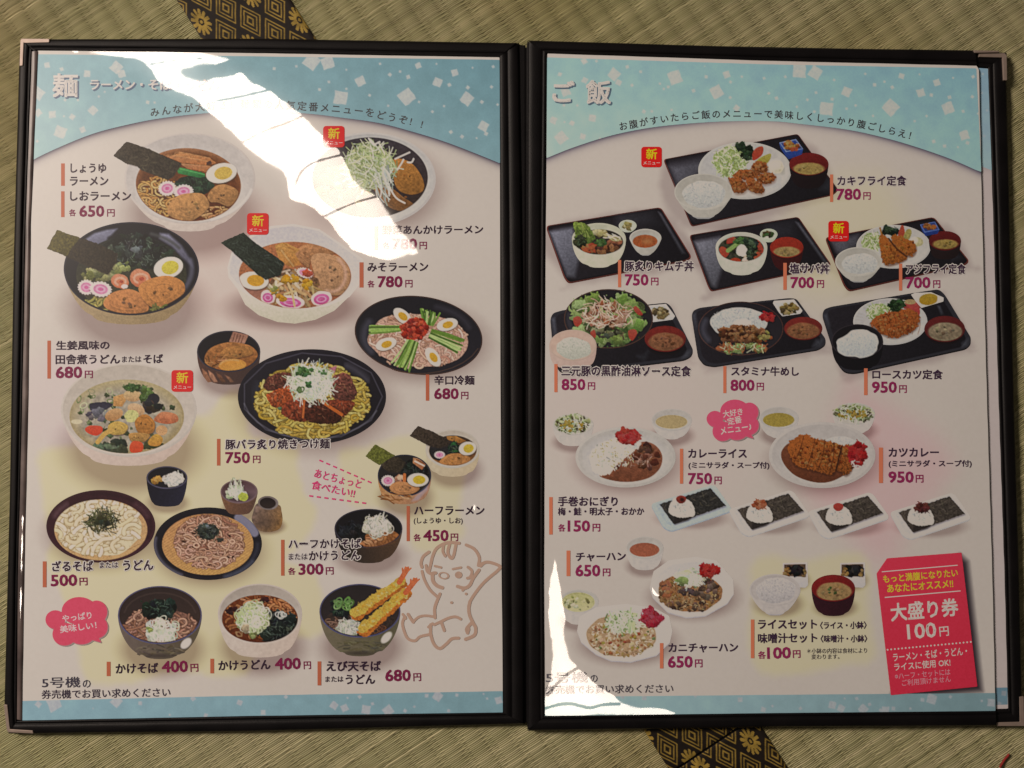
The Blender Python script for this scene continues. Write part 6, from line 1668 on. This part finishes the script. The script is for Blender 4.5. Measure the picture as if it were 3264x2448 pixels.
def dashes(x0, y0, x1, y1, n):
    out = []; d = np.array([x1 - x0, y1 - y0]) / math.hypot(x1 - x0, y1 - y0); m = np.array([-d[1], d[0]])
    for i in range(n):
        c = np.array([x0 + (x1 - x0) * i / (n - 1), y0 + (y1 - y0) * i / (n - 1)])
        out.append(([tuple((c + d * a * 17 + m * b * 6.5) / K + np.array(L6[:2])) for a, b in ((-1,-1),(1,-1),(1,1),(-1,1))], PK))
    return out
flat_obj('dashed_line', pgL, 'L', dashes(603,672,1019,853,8)); flat_obj('dashed_line', pgL, 'L', dashes(517,974,972,1034,8))

RED = (184, 46, 62)
def n8(q): return [(x / K + 2440, y / K + 1780) for x, y in q]
cp = pic('coupon', 'R', R8, (945,-60,1832,1185), 'red tilted coupon in the lower right corner')
cp.grain = .05; cp.sat = False; cp.poly([(1045,-1),(1685,-51),(1822,1102),(1078,1176),(955,130)], (184,48,62), (168,38,54), (.4,1), 5, 4); cp = cp.done()
WT = (206, 168, 158)
for q in ([(1000,111),(1652,54),(1653,62),(1000,119)], [(1025,331),(1677,275),(1678,283),(1026,340)]): flat_obj('rule_line', cp, 'R', [(n8(q), WT)])
ln = []
for i in range(24):
    x, y = 1050 + 715 * i / 23, 785 - 67 * i / 23
    ln.append((n8([(x + 8 * math.cos(a), y + 8 * math.sin(a)) for a in np.linspace(0, 2 * math.pi, 9)[:-1]]), WT))
flat_obj('dotted_line', cp, 'R', ln)
YT = (204, 158, 40)
text('coupon_text', cp, 'R', R8, [('もっと満腹になりたい',1015,212,1655,155,68,YT,.024,0), ('あなたにオススメ!!',1050,294,1615,248,68,YT,.024,0), ('大盛り券',1085,540,1660,490,150,WT,.03,0), ('100',1225,695,1470,675,126,WT,.02,0), ('円',1500,670,1578,663,80,WT,.02,0),
     ('ラーメン・そば・うどん・',1100,885,1735,828,68,WT,.018,0), ('ライスに使用 OK!',1110,968,1592,925,66,WT,.018,0), ('※ハーフ・セットには',1115,1042,1590,1002,52,(206,116,118),.008,0), ('ご利用頂けません',1175,1098,1595,1062,54,(206,116,118),.008,0)])

sk = pic('brush_sketch', 'L', L8, (1290,-150,2160,800), 'pale brown brush sketch of a seated baby with a raised arm')
SKC = (172, 138, 116); sk.grain = .04; sk.sat = False
for w, q in ((24,[(1790,-131),(1690,-136),(1600,-91),(1562,-20),(1545,50),(1530,110)]),(22,[(1655,-110),(1650,-60),(1670,-20)]),(24,[(1705,-115),(1692,-50),(1720,-2),(1742,-25),(1760,-110)]),(24,[(1850,-116),(1920,-80),(1962,-10),(1955,60)]),
             (24,[(1530,-55),(1480,-15),(1462,40),(1470,75)]),(22,[(1470,110),(1490,180),(1535,265),(1595,325)]),(28,[(1560,130),(1565,195),(1600,235),(1645,252)]),(22,[(1505,60),(1515,110),(1540,130)]),(18,[(1580,65),(1635,78)]),(18,[(1735,92),(1805,78)]),
             (26,[(1960,100),(1910,170),(1880,230),(1835,255),(1775,240)]),(20,[(1835,255),(1820,275)]),(22,[(1865,75),(1900,110),(1885,160),(1860,170)]),(24,[(1975,65),(2010,35),(2060,35),(2140,68),(2120,105),(2060,155),(1990,220),(1920,310),(1880,375)]),(20,[(1960,60),(1990,40)]),
             (24,[(1625,305),(1590,390),(1578,440),(1582,510)]),(26,[(1880,385),(1872,425),(1880,490),(1912,560),(1932,600),(1920,660),(1845,695)]),(26,[(1890,560),(1855,605),(1862,640)]),(22,[(1322,500),(1302,560),(1322,640),(1352,692),(1410,708),(1455,672),(1545,652)]),
             (20,[(1305,480),(1330,515)]),(24,[(1350,480),(1375,520),(1395,548)]),(20,[(1395,545),(1440,505),(1500,492),(1562,500)]),(24,[(1545,570),(1545,650),(1572,735),(1622,775),(1680,735),(1725,692),(1785,685)]),(22,[(1575,570),(1640,540),(1700,512),(1760,502),(1803,522)]),(24,[(1640,560),(1662,620)]),(20,[(1525,590),(1560,560)])):
    sk.line(q, w * 1.12, SKC)
sk.ell(1785, 142, 32, 30, SKC); sk.ell(1658, 148, 40, 26, SKC, 10, ring=11); sk.ell(1725, 380, 14, 12, SKC); sk.ell(1850, 305, 13, 12, SKC); sk.ell(1580, 125, 24, 16, SKC, op=.8); sk.ell(1862, 610, 22, 30, SKC)
sk.done()

# ================================================================ a red thread on the mat, and the room lamp the film reflects
th = bpy.data.curves.new('red_thread', 'CURVE'); th.dimensions = '3D'; th.bevel_depth = .0007; th.bevel_resolution = 2
sp = th.splines.new('POLY'); pts = [U(x, y, .0012) for x, y in smooth([(3187,2446),(3195,2432),(3203,2420),(3212,2410),(3216,2403)], False, 4)]
sp.points.add(len(pts) - 1)
for a, b in zip(sp.points, pts): a.co = (*b, 1)
tmp = bpy.data.objects.new('tmp', th); COL.objects.link(tmp); bpy.context.view_layer.update()
me = bpy.data.meshes.new_from_object(tmp.evaluated_get(bpy.context.evaluated_depsgraph_get())); bpy.data.objects.remove(tmp)
me.materials.clear(); me.materials.append(mk_plain('red_fibre', (.30, .02, .015), .8)); me.name = 'red_thread'
to = bpy.data.objects.new('red_thread', me); COL.objects.link(to)
tag(to, 'short red thread lying on the tatami beyond the lower right corner of the menu', 'thread')

ld = bpy.data.lights.new('room_lamp', 'AREA'); ld.shape = 'SQUARE'; ld.size = LAMP_SIZE; ld.energy = LAMP_POWER; ld.color = LAMP_COL
lo = bpy.data.objects.new('room_lamp', ld); COL.objects.link(lo)
lo.location = LAMP
lo.rotation_euler = (AIM - LAMP).to_track_quat('-Z', 'Y').to_euler()
